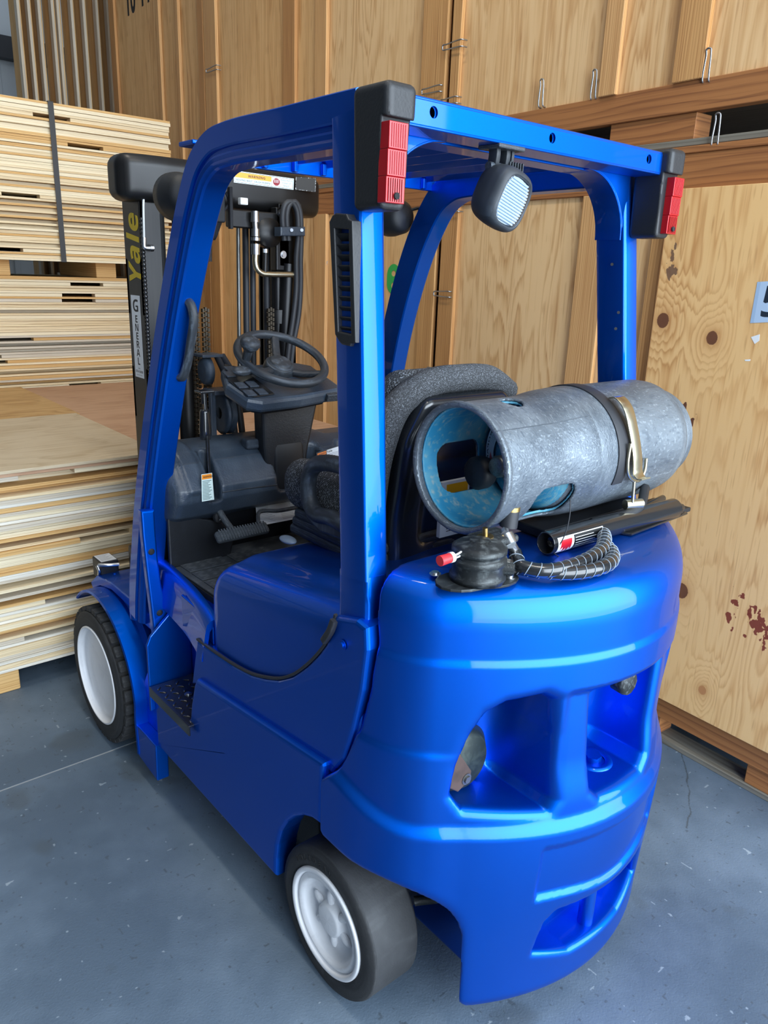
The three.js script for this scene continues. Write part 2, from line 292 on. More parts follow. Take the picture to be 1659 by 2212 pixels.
M.orangeLight = std({ color: rgb(0.5, 0.12, 0.02), roughness: 0.5 });

// timber
const golden = [[232, 194, 142], [206, 158, 102], [150, 100, 58]];
M.plyGold = [0, 1, 2].map((i) => std({ map: rep(plyTex(201 + i * 13, ...golden, { rings: 8 + i, cu: 3, cv: 1 }), 1.2, 2.4), roughness: 0.62 }));
M.plyPlain = [0, 1].map((i) => std({ map: rep(plyTex(261 + i * 13, [230, 186, 128], [206, 154, 94], [150, 100, 56], { w: 384, h: 768, rings: 5, cu: 2, cv: 1, streak: 1.3 }), 1.2, 2.4), roughness: 0.6 }));
M.batten = [0, 1, 2].map((i) => std({ map: rep(plankTex(301 + i * 7, [[214, 168, 112], [206, 158, 100], [196, 146, 90]][i], [[182, 130, 78], [172, 120, 68], [160, 108, 60]][i], [118, 74, 42]), 0.16, 1.6), roughness: 0.62 }));
M.beam = [0, 1].map((i) => std({ map: rep(plankTex(341 + i * 9, [168, 112, 64], [134, 82, 44], [76, 44, 26], { rings: 7 }), 0.2, 1.4), roughness: 0.62 }));
M.deck = std({ map: rep(plankTex(371, [128, 124, 112], [104, 98, 86], [70, 64, 56], { rings: 8 }), 0.2, 1.4), roughness: 0.75 });
// raw stacked panels
const edgeTone = [[[232, 212, 174], [210, 184, 140], [150, 112, 78]], [[240, 226, 194], [224, 204, 166], [170, 136, 98]], [[220, 180, 120], [196, 148, 84], [136, 90, 52]], [[214, 204, 186], [190, 176, 154], [128, 108, 90]], [[236, 232, 220], [214, 208, 194], [150, 136, 118]]];
M.panelWood = edgeTone.map((c, i) => std({ map: rep(plankTex(401 + i * 11, ...c, { w: 192, h: 512, rings: 8 }), 0.1, 1.3), roughness: 0.7 }));
M.sheetTop = std({ map: rep(plyTex(481, [204, 188, 160], [186, 166, 134], [156, 134, 104], { rings: 4, cu: 2, cv: 2, w: 512, h: 512 }), 1.6, 1.6), roughness: 0.55 });
M.sheetGold = std({ map: rep(plyTex(495, [206, 170, 116], [184, 142, 86], [146, 106, 62], { rings: 3, cu: 2, cv: 2, w: 256, h: 256 }), 1.6, 1.6), roughness: 0.6 });
M.sheetBrown = std({ map: rep(plyTex(491, [196, 158, 128], [178, 138, 108], [146, 106, 80], { rings: 3, cu: 2, cv: 2, w: 512, h: 512 }), 2.0, 2.0), roughness: 0.55 });
M.wire = std({ color: rgb(0.42, 0.44, 0.46), metalness: 1, roughness: 0.35 });
M.strap = std({ color: rgb(0.02, 0.02, 0.022), roughness: 0.4 });

// building
M.concrete = std({ map: rep(dataTex(896, 896, (u, v) => { const a = fbm(u * 6, v * 6, 501, 6, 6, 5), b = fbm(u * 40, v * 40, 507, 40, 40, 4), st = fbm(u * 14, v * 14, 511, 14, 14, 3), sp = vnoise(u * 220, v * 220, 517, 220, 220), lt = vnoise(u * 130, v * 130, 519, 130, 130); let c = mix3([74, 90, 106], [106, 122, 138], clamp((a - 0.28) * 1.7 + (b - 0.5) * 0.5, 0, 1)); if (st > 0.71) c = mix3(c, [66, 76, 84], clamp((st - 0.71) * 6, 0, 0.5)); if (sp > 0.93) c = mix3(c, [58, 66, 74], 0.5); if (lt > 0.965) c = mix3(c, [170, 180, 186], 0.6); for (const [u0, u1, v0, k, s] of [[0.05, 0.42, 0.22, 0.35, 5], [0.5, 0.93, 0.7, -0.28, 6], [0.3, 0.62, 0.9, 0.5, 7]]) if (u > u0 && u < u1) { const w = Math.abs(v - (v0 + k * (u - u0) + 0.05 * (fbm(u * 9, s, 521, 9, 0, 4) - 0.5))), e = 0.0011 * (0.4 + fbm(u * 60, s, 523, 60, 0, 2)); if (w < e) c = mix3(c, [58, 66, 72], 0.75); } return c; }), 2.6, 2.6), roughness: 0.58, bumpMap: fineNoise, bumpScale: 0.0005 });
M.joint = std({ color: rgb(0.34, 0.35, 0.35), roughness: 0.8 });
M.sheetWall = std({ color: rgb(0.55, 0.60, 0.64), roughness: 0.5, metalness: 0.1 });
M.wallPale = std({ color: rgb(0.42, 0.43, 0.44), roughness: 0.8 });
M.wallDark = std({ color: rgb(0.075, 0.08, 0.09), roughness: 0.8 });
M.girt = std({ color: rgb(0.03, 0.035, 0.045), roughness: 0.5 });
M.roof = std({ color: rgb(0.62, 0.63, 0.64), roughness: 0.8 });

function canvasTex(w, h, draw) { const c = document.createElement('canvas'); c.width = w; c.height = h; const x = c.getContext('2d'); draw(x, w, h); const t = new THREE.CanvasTexture(c); t.colorSpace = THREE.SRGBColorSpace; t.anisotropy = 8; return t; }
const decalMat = (tex, rough = 0.5) => std({ map: tex, roughness: rough });
// flat printed sheet between four corners (top-left, top-right, bottom-right, bottom-left as one reads it), 0.6 mm thick
function sheet(tl, tr, br, bl, thick = 0.0006) {
  const n = tr.clone().sub(tl).cross(bl.clone().sub(tl)).normalize().negate();   // towards the reader
  const back = [tl, tr, br, bl].map((p) => p.clone().addScaledVector(n, -thick));
  const pos = [], uv = [], q = (a, b, c, d, ua) => { for (const [p, t] of [[a, 0], [b, 1], [c, 2], [a, 0], [c, 2], [d, 3]]) { pos.push(p.x, p.y, p.z); uv.push(...ua[t]); } };
  const full = [[0, 0], [1, 0], [1, 1], [0, 1]], edge = [[0.02, 0.02], [0.02, 0.02], [0.02, 0.02], [0.02, 0.02]];
  q(bl, br, tr, tl, full);
  q(back[0], back[1], back[2], back[3], edge); q(tl, tr, back[1], back[0], edge); q(tr, br, back[2], back[1], edge); q(br, bl, back[3], back[2], edge); q(bl, tl, back[0], back[3], edge);
  const g = new THREE.BufferGeometry(); g.setAttribute('position', new THREE.Float32BufferAttribute(pos, 3)); g.setAttribute('uv', new THREE.Float32BufferAttribute(uv, 2)); g.computeVertexNormals();
  return g;
}
const fontBold = await new FontLoader().loadAsync('fonts/droid/droid_sans_bold.typeface.json');

// ---------------------------------------------------------------- the building
const BX0 = DOOR.x, BX1 = 9.6, BZ0 = -6.4, BZ1 = 9.0, BH = 6.4;
const JX = 1.292;   // sawn joint across the slab
const floor = struct('floor', metric(box(BX0 - 0.3, JX - 0.004, -0.2, 0, BZ0 - 0.3, BZ1 + 0.3), 'x'), M.concrete);
mesh('slab', metric(box(JX + 0.004, BX1 + 0.3, -0.2, 0, BZ0 - 0.3, BZ1 + 0.3), 'x', 0.7, 0.4), M.concrete, floor);
mesh('joint_filler', box(JX - 0.004, JX + 0.004, -0.2, -0.0015, BZ0 - 0.3, BZ1 + 0.3), M.joint, floor);
struct('ground', metric(box(-16, BX0 - 0.3, -0.3, -0.05, -14, 12), 'x'), M.concrete);
// back wall: ribbed metal cladding with dark girts
const wallBack = struct('wall_back', box(BX1, BX1 + 0.2, 0, BH, BZ0 - 0.2, BZ1 + 0.2), M.sheetWall);
for (let z = BZ0 + 0.1; z < BZ1; z += 0.3) mesh('rib', box(BX1 - 0.035, BX1, 0, BH, z, z + 0.07, 0.01, 1), M.sheetWall, wallBack);
struct('trim_1', box(BX1 - 0.2, BX1 - 0.036, 3.99, 4.22, BZ0, BZ1), M.girt);
struct('trim_2', box(BX1 - 0.2, BX1 - 0.036, 2.3, 2.5, BZ0, BZ1), M.girt);
struct('wall_left', box(BX0 - 0.2, BX1, 0, BH, BZ0 - 0.2, BZ0), M.wallDark);
struct('wall_right', box(BX0 - 0.2, BX1, 0, BH, BZ1, BZ1 + 0.2), M.wallPale);
const wallDoor = struct('wall_front', box(BX0 - 0.2, BX0, 0, BH, BZ0, DOOR.z0), M.wallPale);
mesh('wall_section', box(BX0 - 0.2, BX0, 0, BH, DOOR.z1, BZ1), M.wallPale, wallDoor);
mesh('lintel', box(BX0 - 0.2, BX0, DOOR.h, BH, DOOR.z0, DOOR.z1), M.wallPale, wallDoor);
const door1 = struct('door_1', box(BX0 - 0.26, BX0 + 0.03, 0, DOOR.h, DOOR.z0 - 0.08, DOOR.z0), M.girt);
mesh('door_jamb', box(BX0 - 0.26, BX0 + 0.03, 0, DOOR.h, DOOR.z1, DOOR.z1 + 0.08), M.girt, door1);
mesh('door_head', box(BX0 - 0.26, BX0 + 0.03, DOOR.h, DOOR.h + 0.1, DOOR.z0 - 0.08, DOOR.z1 + 0.08), M.girt, door1);
// row of high-bay lamps under the roof, outside the picture
for (const x of [-1.6, 1.2]) {
  const t = thing('high_bay_lamp', `white linear high-bay lamp hung above ${x < 0 ? 'the open floor behind the forklift' : 'the open floor beside the forklift'}`, 'lamp', [x, 5.6, -0.8], 0, 'high-bay lamps under the roof');
  mesh('lamp_body', box(-0.62, 0.62, 0.01, 0.08, -0.17, 0.17, 0.01), M.whitePlastic, t);
  mesh('diffuser', box(-0.6, 0.6, 0.0, 0.009, -0.15, 0.15), std({ color: rgb(0.8, 0.8, 0.8), emissive: rgb(1, 0.94, 0.84), emissiveIntensity: 4 }), t);
  for (const s of [-0.5, 0.5]) mesh('hanger', cyl(V(s, 0.08, 0), V(s, BH - 5.6, 0), 0.004, 0.004, 6), M.wire, t);
  const l = new THREE.RectAreaLight(new THREE.Color(1, 0.92, 0.8), LAMP, 1.2, 0.3); l.position.set(0, -0.004, 0); l.rotation.x = -Math.PI / 2; l.castShadow = true; t.add(l);
}
struct('ceiling', box(BX0 - 0.2, BX1 + 0.2, BH, BH + 0.2, BZ0 - 0.2, BZ1 + 0.2), M.roof);

// ---------------------------------------------------------------- storage vaults along the right side
const WA = Math.atan(0.055), WZ = 1.158, WE = V(Math.cos(WA), 0, Math.sin(WA)), WN = V(Math.sin(WA), 0, -Math.cos(WA));
function onWall(px, py, proud = 0) { const d = dir(px, py), p0 = V(0, 0, WZ).addScaledVector(WN, proud); const t = p0.clone().sub(EYE).dot(WN) / d.dot(WN); const p = EYE.clone().addScaledVector(d, t); return { s: (p.clone().sub(V(0, 0, WZ))).dot(WE), y: p.y }; }
const sAt = (px, py, proud = 0) => onWall(px, py, proud).s;
const VD = 1.5;   // vault depth
function clipV(h, w = 0.022) { // upright spring clip lying over a rail, in a plane of constant depth
  return tube([V(-w / 2, 0, 0.03), V(-w / 2, 0.004, 0.004), V(-w / 2, 0.02, 0), V(-w / 2 + 0.003, h - 0.02, 0), V(-w / 2 + 0.004, h - 0.003, -0.004), V(w / 2 - 0.004, h - 0.003, -0.004), V(w / 2 - 0.003, h - 0.02, 0), V(w / 2, 0.02, 0), V(w / 2, 0.004, 0.004), V(w / 2, 0, 0.03)], 0.0032, 60, 6);
}
function clipH(w, h = 0.026) { const g = clipV(w, h); g.rotateZ(-Math.PI / 2); return g; }
function vault(label, s0, s1, y0, o) {
  const p = V(0, y0, WZ).addScaledVector(WE, s0), t = thing('storage_vault', label, 'vault', [p.x, p.y, p.z], -WA, 'wooden storage vaults');
  const L = s1 - s0, X = (s) => clamp(s - s0, 0, L), bm = M.beam[o.tone ?? 0];
  const wood = (name, x0, x1, ya, yb, za, zb, mat, grain, r = 0.003) => mesh(name, metric(box(x0, x1, ya, yb, za, zb, r, 1), grain, rr(0, 3), rr(0, 3)), mat, t);
  for (const z of [0.004, VD / 2 - 0.05, VD - 0.1]) wood('deck_board', 0, L, 0, 0.022, z, z + 0.095, M.deck, 'x');
  for (const [a, b] of o.blocks) for (const z of [0.012, VD - 0.11]) wood('block', X(a), X(b), 0.022, 0.105, z, z + 0.09, M.beam[1], 'x');
  wood('bottom_rail', 0, L, 0.105, 0.2, 0, 0.045, bm, 'x');
  wood('bottom_rail', 0, L, 0.105, 0.2, VD - 0.045, VD, bm, 'x');
  wood('floor_panel', 0, L, 0.175, 0.199, 0.046, VD - 0.046, M.deck, 'x', 0);
  const y1 = 2.19, pt = y1 - 0.135;
  for (const [a, b, mat, proud] of o.panels) wood('panel', X(a), X(b), 0.2, pt, 0.012 - proud, 0.03 - proud, mat, 'y', 0.002);
  for (const [a, b, mat, proud] of o.battens) wood('batten', X(a), X(b), 0.2, pt, -proud, 0.011, mat, 'y');
  wood('top_rail', 0, L, pt, y1 - 0.022, 0.0, 0.045, o.topMat ?? bm, 'x');
  wood('top_cap', 0, L, y1 - 0.022, y1, -0.006, VD, M.beam[1], 'x');
  wood('side_panel', 0, 0.02, 0.2, pt, 0.046, VD - 0.046, M.plyPlain[0], 'y', 0); wood('side_panel', L - 0.02, L, 0.2, pt, 0.046, VD - 0.046, M.plyPlain[1], 'y', 0);
  wood('back_panel', 0, L, 0.2, pt, VD - 0.045, VD - 0.02, M.plyPlain[0], 'y', 0);
  for (const [px, ya, yb] of o.clipsV ?? []) { const a = onWall(px, ya, 0.01), b = onWall(px, yb, 0.01); const g = clipV(a.y - b.y > 0 ? a.y - b.y : 0.1); g.rotateY(0); mesh('wire_clip', g.translate(X(a.s), b.y - y0, -0.006), M.wire, t); }
  for (const [pa, pb, py] of o.clipsH ?? []) { const a = onWall(pa, py, 0.02), b = onWall(pb, py, 0.02); const w = a.s - b.s; const g = clipH(Math.abs(w)); mesh('wire_clip', g.translate(Math.min(a.s, b.s) - s0, a.y - y0, -0.026), M.wire, t); }
  return { t, X, s0, y0 };
}
const A1 = sAt(957, 500), A0 = A1 - 2.25, B0 = A1 + 0.03, B1 = sAt(447, 200), C0 = B1 + 0.01, C1 = sAt(243, 120);
// the near panel has its own print of knots and scrapes; one tile covers 1.2 m x 2.4 m
const near0 = sAt(1428, 640), knotAt = (px, py) => { const q = onWall(px, py, 0.02); return [(((q.s * 1.0) / 1.2) % 1 + 1) % 1, (((q.y) / 2.4) % 1 + 1) % 1]; };
const scrape = (u, v, c) => {
  let out = c;
  for (const [px, py, w, h, col, s, thr] of [[1458, 560, 0.028, 0.075, [112, 84, 66], 3, 0.42], [1605, 1310, 0.07, 0.12, [118, 44, 30], 7, 0.56], [1640, 1350, 0.06, 0.1, [118, 44, 30], 9, 0.56], [1500, 905, 0.012, 0.03, [84, 46, 32], 11, 0.45], [1480, 880, 0.012, 0.03, [84, 46, 32], 12, 0.5]]) {
    const [a, b] = knotAt(px, py); let du = Math.abs(u - a); du = Math.min(du, 1 - du); let dv = Math.abs(v - b); dv = Math.min(dv, 1 - dv);
    const r = Math.hypot(du * 1.2 / w, dv * 2.4 / h); if (r < 1) { const n = fbm(u * 70, v * 90, 700 + s, 70, 90, 3); if (n > thr + 0.22 * r * r) out = mix3(out, col, 0.85); }
  }
  return out;
};
const nearTex = rep(plyTex(613, [240, 196, 134], [216, 160, 98], [162, 106, 58], { w: 768, h: 1536, rings: 9, cu: 3, cv: 2, streak: 1.0, marks: scrape, knots: [[1434, 692, 0.03], [1540, 730, 0.026], [1474, 1275, 0.034], [1519, 1490, 0.02]].map(([px, py, r], i) => [...knotAt(px, py), r * 0.72, i === 3 ? [196, 138, 88] : [110, 70, 48]]) }), 1.2, 2.4);
M.plyNear = std({ map: nearTex, roughness: 0.55 });
const sb = (px, py = 640) => sAt(px, py);
const vA = vault('plywood storage vault on the floor with a big digit 5 on a sticker', A0, A1, 0, {
  tone: 0, blocks: [[A0, A0 + 0.42], [A0 + 0.78, A0 + 1.2], [A1 - 0.36, A1]],
  panels: [[sb(1250), A1 - 0.01, M.plyGold[1], 0], [near0 + 0.03, sb(1265), M.plyGold[0], -0.004]],
  battens: [[sb(1299), sb(1240), M.batten[0], 0.008], [near0 - 0.02, near0 + 0.07, M.batten[1], 0.002], [sAt(987, 560), A1 - 0.002, M.batten[2], 0.01]],
  clipsV: [[1528, 402, 318], [1517, 1608, 1558]], clipsH: [[992, 950, 450], [972, 940, 636]],
});
// proud removable front sheet of the near vault, with its pale cut edge
{ const g = metric(box(0, near0 - A0, 0.2, 2.055, -0.026, -0.008, 0.002, 1), 'y', 0, 0); const p = g.attributes.position, uv = g.attributes.uv; for (let i = 0; i < p.count; i++) uv.setXY(i, p.getX(i) + A0, p.getY(i)); mesh('panel', g, M.plyNear, vA.t);
  mesh('panel_edge', metric(box(near0 - A0, near0 - A0 + 0.0015, 0.2, 2.055, -0.026, -0.008), 'y'), M.batten[0], vA.t);
  mesh('panel_packer', metric(box(0.05, 0.3, 0.2, 2.055, -0.008, 0.012), 'y'), M.deck, vA.t); }
const vB = vault('plywood storage vault on the floor with a green painted digit 8', B0, B1, 0, {
  tone: 1, blocks: [[B0, B0 + 0.3], [B0 + 0.9, B0 + 1.25], [B1 - 0.3, B1]],
  panels: [[B0 + 0.05, sb(708, 400), M.plyPlain[0], 0], [sb(708, 400), sb(640, 300), M.plyGold[2], 0.0], [sb(640, 300), B1, M.plyPlain[1], 0]],
  battens: [[B0 + 0.002, sb(915, 500), M.batten[1], 0.012], [sb(708, 400), sb(683, 400), M.batten[0], 0.012], [sb(640, 300), sb(613, 300), M.batten[2], 0.012], [sb(468, 200), B1 - 0.002, M.batten[1], 0.012]],
  clipsH: [[917, 890, 482], [957, 925, 803]],
});
const vC = vault('plywood storage vault on the floor farthest along the row, behind the stacks', C0, C1, 0, {
  tone: 1, blocks: [[C0, C0 + 0.3], [C0 + 0.9, C0 + 1.25], [C1 - 0.3, C1]],
  panels: [[C0, C1, M.plyPlain[1], 0]], battens: [[C0 + 0.002, C0 + 0.08, M.batten[2], 0.012], [sb(388, 150), sb(380, 150), M.batten[0], 0.012], [C1 - 0.09, C1 - 0.002, M.batten[2], 0.012]],
});
const vA2 = vault('plywood storage vault stacked above the one with a blue number sticker', A0 - 0.02, A1 + 0.01, 2.192, {
  tone: 0, blocks: [[A0, A0 + 0.35], [sAt(1495, 290), sAt(1313, 290)], [A1 - 0.3, A1]],
  panels: [[A0, sb(1300, 100), M.plyGold[2], 0], [sb(1300, 100), A1, M.plyGold[0], 0]],
  battens: [[sb(1345, 80), sb(1308, 80), M.batten[0], 0.01], [sb(1530, 90), sb(1465, 90), M.batten[1], 0.01], [sAt(1000, 60), A1, M.batten[1], 0.01]],
  clipsV: [[1162, 270, 232], [1272, 276, 216], [1510, 255, 180]], clipsH: [[1000, 960, 92], [988, 955, 215]],
});
const vB2 = vault('plywood storage vault stacked above the one with green paint', B0, B1, 2.192, {
  tone: 1, blocks: [[B0, B0 + 0.3], [B0 + 0.9, B0 + 1.25], [B1 - 0.3, B1]],
  panels: [[B0 + 0.02, sb(708, 100), M.plyGold[1], 0], [sb(708, 100), sb(640, 100), M.plyPlain[0], 0], [sb(640, 100), B1, M.plyPlain[1], 0]],
  battens: [[B0 + 0.002, sb(916, 100), M.batten[1], 0.012], [sb(708, 100), sb(684, 100), M.batten[0], 0.012], [sb(640, 100), sb(615, 100), M.batten[2], 0.012], [sb(469, 100), B1 - 0.002, M.batten[0], 0.012]],
  clipsH: [[953, 915, 190], [470, 448, 145]],
});
const vC2 = vault('plywood storage vault in the upper row with a black stencilled number', C0, C1, 2.192, {
  tone: 1, blocks: [[C0, C0 + 0.3], [C0 + 0.9, C0 + 1.25], [C1 - 0.3, C1]],
  panels: [[C0, sb(345, 100), M.plyPlain[0], 0], [sb(345, 100), C1, M.plyPlain[1], 0]],
  battens: [[C0 + 0.002, C0 + 0.09, M.batten[2], 0.012], [sb(348, 100), sb(343, 100), M.batten[0], 0.012], [sb(389, 100), sb(383, 100), M.batten[0], 0.012], [C1 - 0.12, C1 - 0.002, M.batten[2], 0.012]],
});
// markings on the vaults
function wallPt(px, py, proud) { const q = onWall(px, py, proud); return V(0, q.y, WZ).addScaledVector(WE, q.s).addScaledVector(WN, proud); }
function vaultSheet(v, name, pix, proud, tex, label, rough) {
  const inv = (p) => v.t.worldToLocal(p.clone());
  v.t.updateMatrixWorld(true);
  const pts = pix.map(([px, py]) => inv(wallPt(px, py, proud)));
  const m = mesh(name, sheet(...pts), decalMat(tex, rough), v.t); if (label) m.userData.label = label; return m;
}
vaultSheet(vA, 'number_sticker', [[1636, 609], [1716, 604], [1704, 694], [1620, 698]], 0.027, canvasTex(256, 256, (x, w, h) => {
  x.fillStyle = '#b7cfe8'; x.fillRect(0, 0, w, h); x.fillStyle = '#a5c0dc'; x.fillRect(0, 0, 26, h); x.fillStyle = '#26303c'; x.font = 'bold 270px sans-serif'; x.textAlign = 'center'; x.fillText('5', w * 0.5, h * 0.86); }), 'pale blue sticker with a black 5', 0.4);
for (const pts of [[[1622, 728], [1641, 722], [1640, 736], [1630, 743]], [[1608, 777], [1621, 776], [1620, 780], [1610, 780]]]) vaultSheet(vA, 'paper_scrap', pts, 0.0268, canvasTex(8, 8, (x) => { x.fillStyle = '#eef2f2'; x.fillRect(0, 0, 8, 8); }));
vaultSheet(vB, 'paper_scrap', [[696, 565], [708, 564], [706, 572], [697, 572]], 0.001, canvasTex(8, 8, (x) => { x.fillStyle = '#cfc9c8'; x.fillRect(0, 0, 8, 8); }));
// painted 8: two open rings of paint
{ const c = wallPt(846, 603, 0.001), a = wallPt(846, 570, 0.001), b = wallPt(862, 603, 0.001); const hh = a.y - c.y, hw = Math.abs(b.clone().sub(c).dot(WE));
  const s = new THREE.Shape(); for (let k = 0; k <= 32; k++) { const q = k / 32 * Math.PI * 2; const r = 1 - 0.12 * Math.pow(Math.abs(Math.cos(q)), 8); const X = hw * Math.cos(q) * r, Y = hh * Math.sin(q); k ? s.lineTo(X, Y) : s.moveTo(X, Y); }
  for (const e of [0.38, -0.42]) { const p = new THREE.Path(); for (let k = 0; k <= 16; k++) { const q = -k / 16 * Math.PI * 2; const X = hw * 0.28 * Math.cos(q), Y = hh * e + hh * 0.2 * Math.sin(q); k ? p.lineTo(X, Y) : p.moveTo(X, Y); } s.holes.push(p); }
  const g = new THREE.ExtrudeGeometry(s, { depth: 0.0006, bevelEnabled: false, curveSegments: 8 });
  vB.t.updateMatrixWorld(true); const q = vB.t.worldToLocal(c.clone()); const m = mesh('painted_digit', g.translate(q.x, q.y, q.z + 0.011), std({ color: rgb(0.03, 0.42, 0.08), roughness: 0.7 }), vB.t); m.userData.label = 'bright green painted 8'; }
{ // black stencil, cut by the top of the picture
  const g = new TextGeometry('10-11', { font: fontBold, size: 0.26, depth: 0.0006, curveSegments: 4, bevelEnabled: false }); const bb = wallPt(268, 38, 0.001); vC2.t.updateMatrixWorld(true); const q = vC2.t.worldToLocal(bb.clone());
  g.scale(-0.62, 1, 1); g.computeBoundingBox(); const f = flip(g.toNonIndexed()); f.computeVertexNormals(); mesh('stencilled_number', f.translate(q.x, q.y, q.z + 0.0112), std({ color: rgb(0.012, 0.012, 0.014), roughness: 0.8 }), vC2.t).userData.label = 'black stencilled 10-11'; }

// ---------------------------------------------------------------- stacks of panels in front of the truck
const nth = (n) => ['', 'first', 'second', 'third', 'fourth', 'fifth', 'sixth', 'seventh', 'eighth', 'ninth', 'tenth'][n] ?? n + (n % 10 === 1 && n !== 11 ? 'st' : n % 10 === 2 && n !== 12 ? 'nd' : n % 10 === 3 && n !== 13 ? 'rd' : 'th');
const PT = 0.0352;   // pitch of a panel in a stack: plywood sheet plus framing batten
function panelParts(depth, width, tones, flip = false) {
  const sy = flip ? 0.0215 : 0, by = flip ? 0.0005 : 0.0135;
  return { depth, width, sy, by, tones };
}
const panelGeo = new Map();
function shared(key, make) { if (!panelGeo.has(key)) panelGeo.set(key, make()); return panelGeo.get(key); }
function woodPanel(label, group, pos, depth, width, seed, { flipped = false, sheetMat, tones = 5 } = {}) {
  const t = thing('plywood_sheet', label, 'plywood', pos, 0, group), k = seed % 4;
  const pick = (n) => M.panelWood[n % tones];
  const sy = flipped ? 0.0215 : 0.0005, by = flipped ? 0.0008 : 0.0142;
  const sg = shared('s' + depth + width + k, () => metric(box(0, depth, 0, 0.0125, 0, width), 'z', k * 0.21, k * 0.37));
  const bg = shared('b' + width + k, () => metric(box(0, 0.065, 0, 0.0195, 0, width), 'z', k * 0.17 + 0.05, k * 0.61));
  const eg = shared('e' + depth, () => metric(box(0.066, depth, 0, 0.0195, 0, 0.07), 'x', 0.1, 0.2));
  const s = mesh('sheet', sg, sheetMat ?? pick(Math.floor(rr(0, 5))), t); s.position.set(sheetMat ? 0 : rr(0, 0.014), sy, 0);
  if (rnd() < 0.72) { const b = mesh('batten', bg, pick(Math.floor(rr(0, 5))), t); b.position.set(rnd() < 0.42 ? rr(0.04, 0.09) : rr(0.0, 0.016), by, 0); }
  else { const cutZ = rr(0.25, 0.75) * width; const a = mesh('batten', shared('c1' + Math.round(cutZ * 20) + width, () => metric(box(0, 0.065, 0, 0.0195, 0, cutZ - 0.11), 'z', 0.3)), pick(Math.floor(rr(0, 4))), t), b = mesh('batten', shared('c2' + Math.round(cutZ * 20) + width, () => metric(box(0, 0.065, 0, 0.0195, cutZ + 0.11, width), 'z', 0.6)), pick(Math.floor(rr(0, 4))), t); a.position.set(rr(0, 0.012), by, 0); b.position.set(rr(0, 0.012), by, 0); }
  for (const z of [0, width - 0.07]) { const e = mesh('side_batten', eg, pick(k), t); e.position.set(0.018, by, z); }
  return t;
}
function block(label, x0, x1, y0, y1, z0, z1, group = 'timber blocks under the panel stacks', grain = 'x') {
  const m = mesh('timber_block', metric(box(0, x1 - x0, 0, y1 - y0, 0, z1 - z0, 0.006, 1), grain, rr(0, 1), rr(0, 1)), M.panelWood[2], scene); m.position.set(x0, y0, z0); return tag(m, label, 'timber block', group);
}
const FS = { x: 1.93, z0: -1.12, z1: 1.04, y0: 0.098, top: 0.985 };
const nF = Math.floor((FS.top - FS.y0 - 0.014) / PT);
for (const [z, w] of [[-0.80, 'open end'], [0.0, 'middle'], [0.9, 'vault end']]) block(`rough timber block on the floor under the low stack's front edge, ${w}`, FS.x + 0.02, FS.x + 0.3, 0, FS.y0, z, z + 0.09);
for (const [z, w] of [[-0.80, 'open end'], [0.0, 'middle'], [0.9, 'vault end']]) block(`rough timber block on the floor under the low stack's back edge, ${w}`, FS.x + 1.8, FS.x + 2.1, 0, FS.y0, z, z + 0.09);
for (let i = 0; i < nF; i++) { const last = i === nF - 1; woodPanel(last ? 'brown plywood panel lying under the pale loose sheet on the low stack' : `plywood panel with battened edge in the low stack, ${nth(nF - i)} panel from its top`, 'panels in the low stack', [FS.x + (last ? 0.01 : rr(0, 0.016)), FS.y0 + i * PT, FS.z0 + rr(-0.01, 0.01)], 2.2, FS.z1 - FS.z0, i, { flipped: last, sheetMat: last ? M.sheetBrown : undefined }); }
const topF = FS.y0 + nF * PT;
{ const m = mesh('plywood_sheet', metric(box(0, 1.1, 0, 0.013, 0, 1.08, 0.001, 1), 'z', 0.3, 0.1), M.sheetTop, scene); m.position.set(FS.x + 0.004, topF, FS.z0 + 0.01); tag(m, 'pale greyish loose plywood sheet lying on top of the low stack', 'plywood sheet');
  const n = mesh('plywood_sheet', metric(box(0, 1.1, 0, 0.009, 0, 1.1, 0.001, 1), 'z', 0.1, 0.7), M.sheetGold, scene); n.position.set(FS.x + 1.108, topF, FS.z0 + 0.01); tag(n, 'golden brown loose plywood sheet behind the pale one on the low stack', 'plywood sheet'); }
const BS = { x: 4.17, z0: -1.1, z1: 1.04, y0: 0.1, top: 1.66 };
for (const [z, w] of [[-0.9, 'open end'], [0.0, 'middle'], [0.9, 'vault end']]) block(`rough timber block on the floor under the middle stack, ${w}`, BS.x + 0.02, BS.x + 0.3, 0, BS.y0, z, z + 0.09);
const nB = Math.floor((BS.top - BS.y0) / PT);
for (let i = 0; i < nB; i++) woodPanel(`plywood panel in the middle stack under the strapped one, ${nth(nB - i)} from its top`, 'panels in the middle stack', [BS.x + rr(0, 0.02), BS.y0 + i * PT, BS.z0 + rr(-0.012, 0.012)], 2.1, BS.z1 - BS.z0, i, { tones: 4 });
const topB = BS.y0 + nB * PT, US = { x: 4.02, z0: -1.1, z1: 1.06, y0: topB + 0.095, top: 2.67 };
for (const [pa, pb, w] of [[2, 38, 'away from the mast'], [226, 270, 'beside the mast']]) { const z0 = onX(pa, 590, US.x).z, z1 = onX(pb, 590, US.x).z; block(`short timber spacer block between middle and upper stacks, ${w}`, US.x + 0.15, US.x + 0.9, topB, US.y0, z0, z1, 'spacer blocks'); }
const nU = Math.floor((US.top - US.y0) / PT);
for (let i = 0; i < nU; i++) woodPanel(`pale plywood panel in the strapped upper stack, ${nth(nU - i)} from its top`, 'panels in the strapped upper stack', [US.x + rr(0, 0.02), US.y0 + i * PT, US.z0 + rr(-0.012, 0.012)], 2.2, US.z1 - US.z0, i, { tones: 3, flipped: i === nU - 1 });
const topU = US.y0 + Math.floor((US.top - US.y0) / PT) * PT;
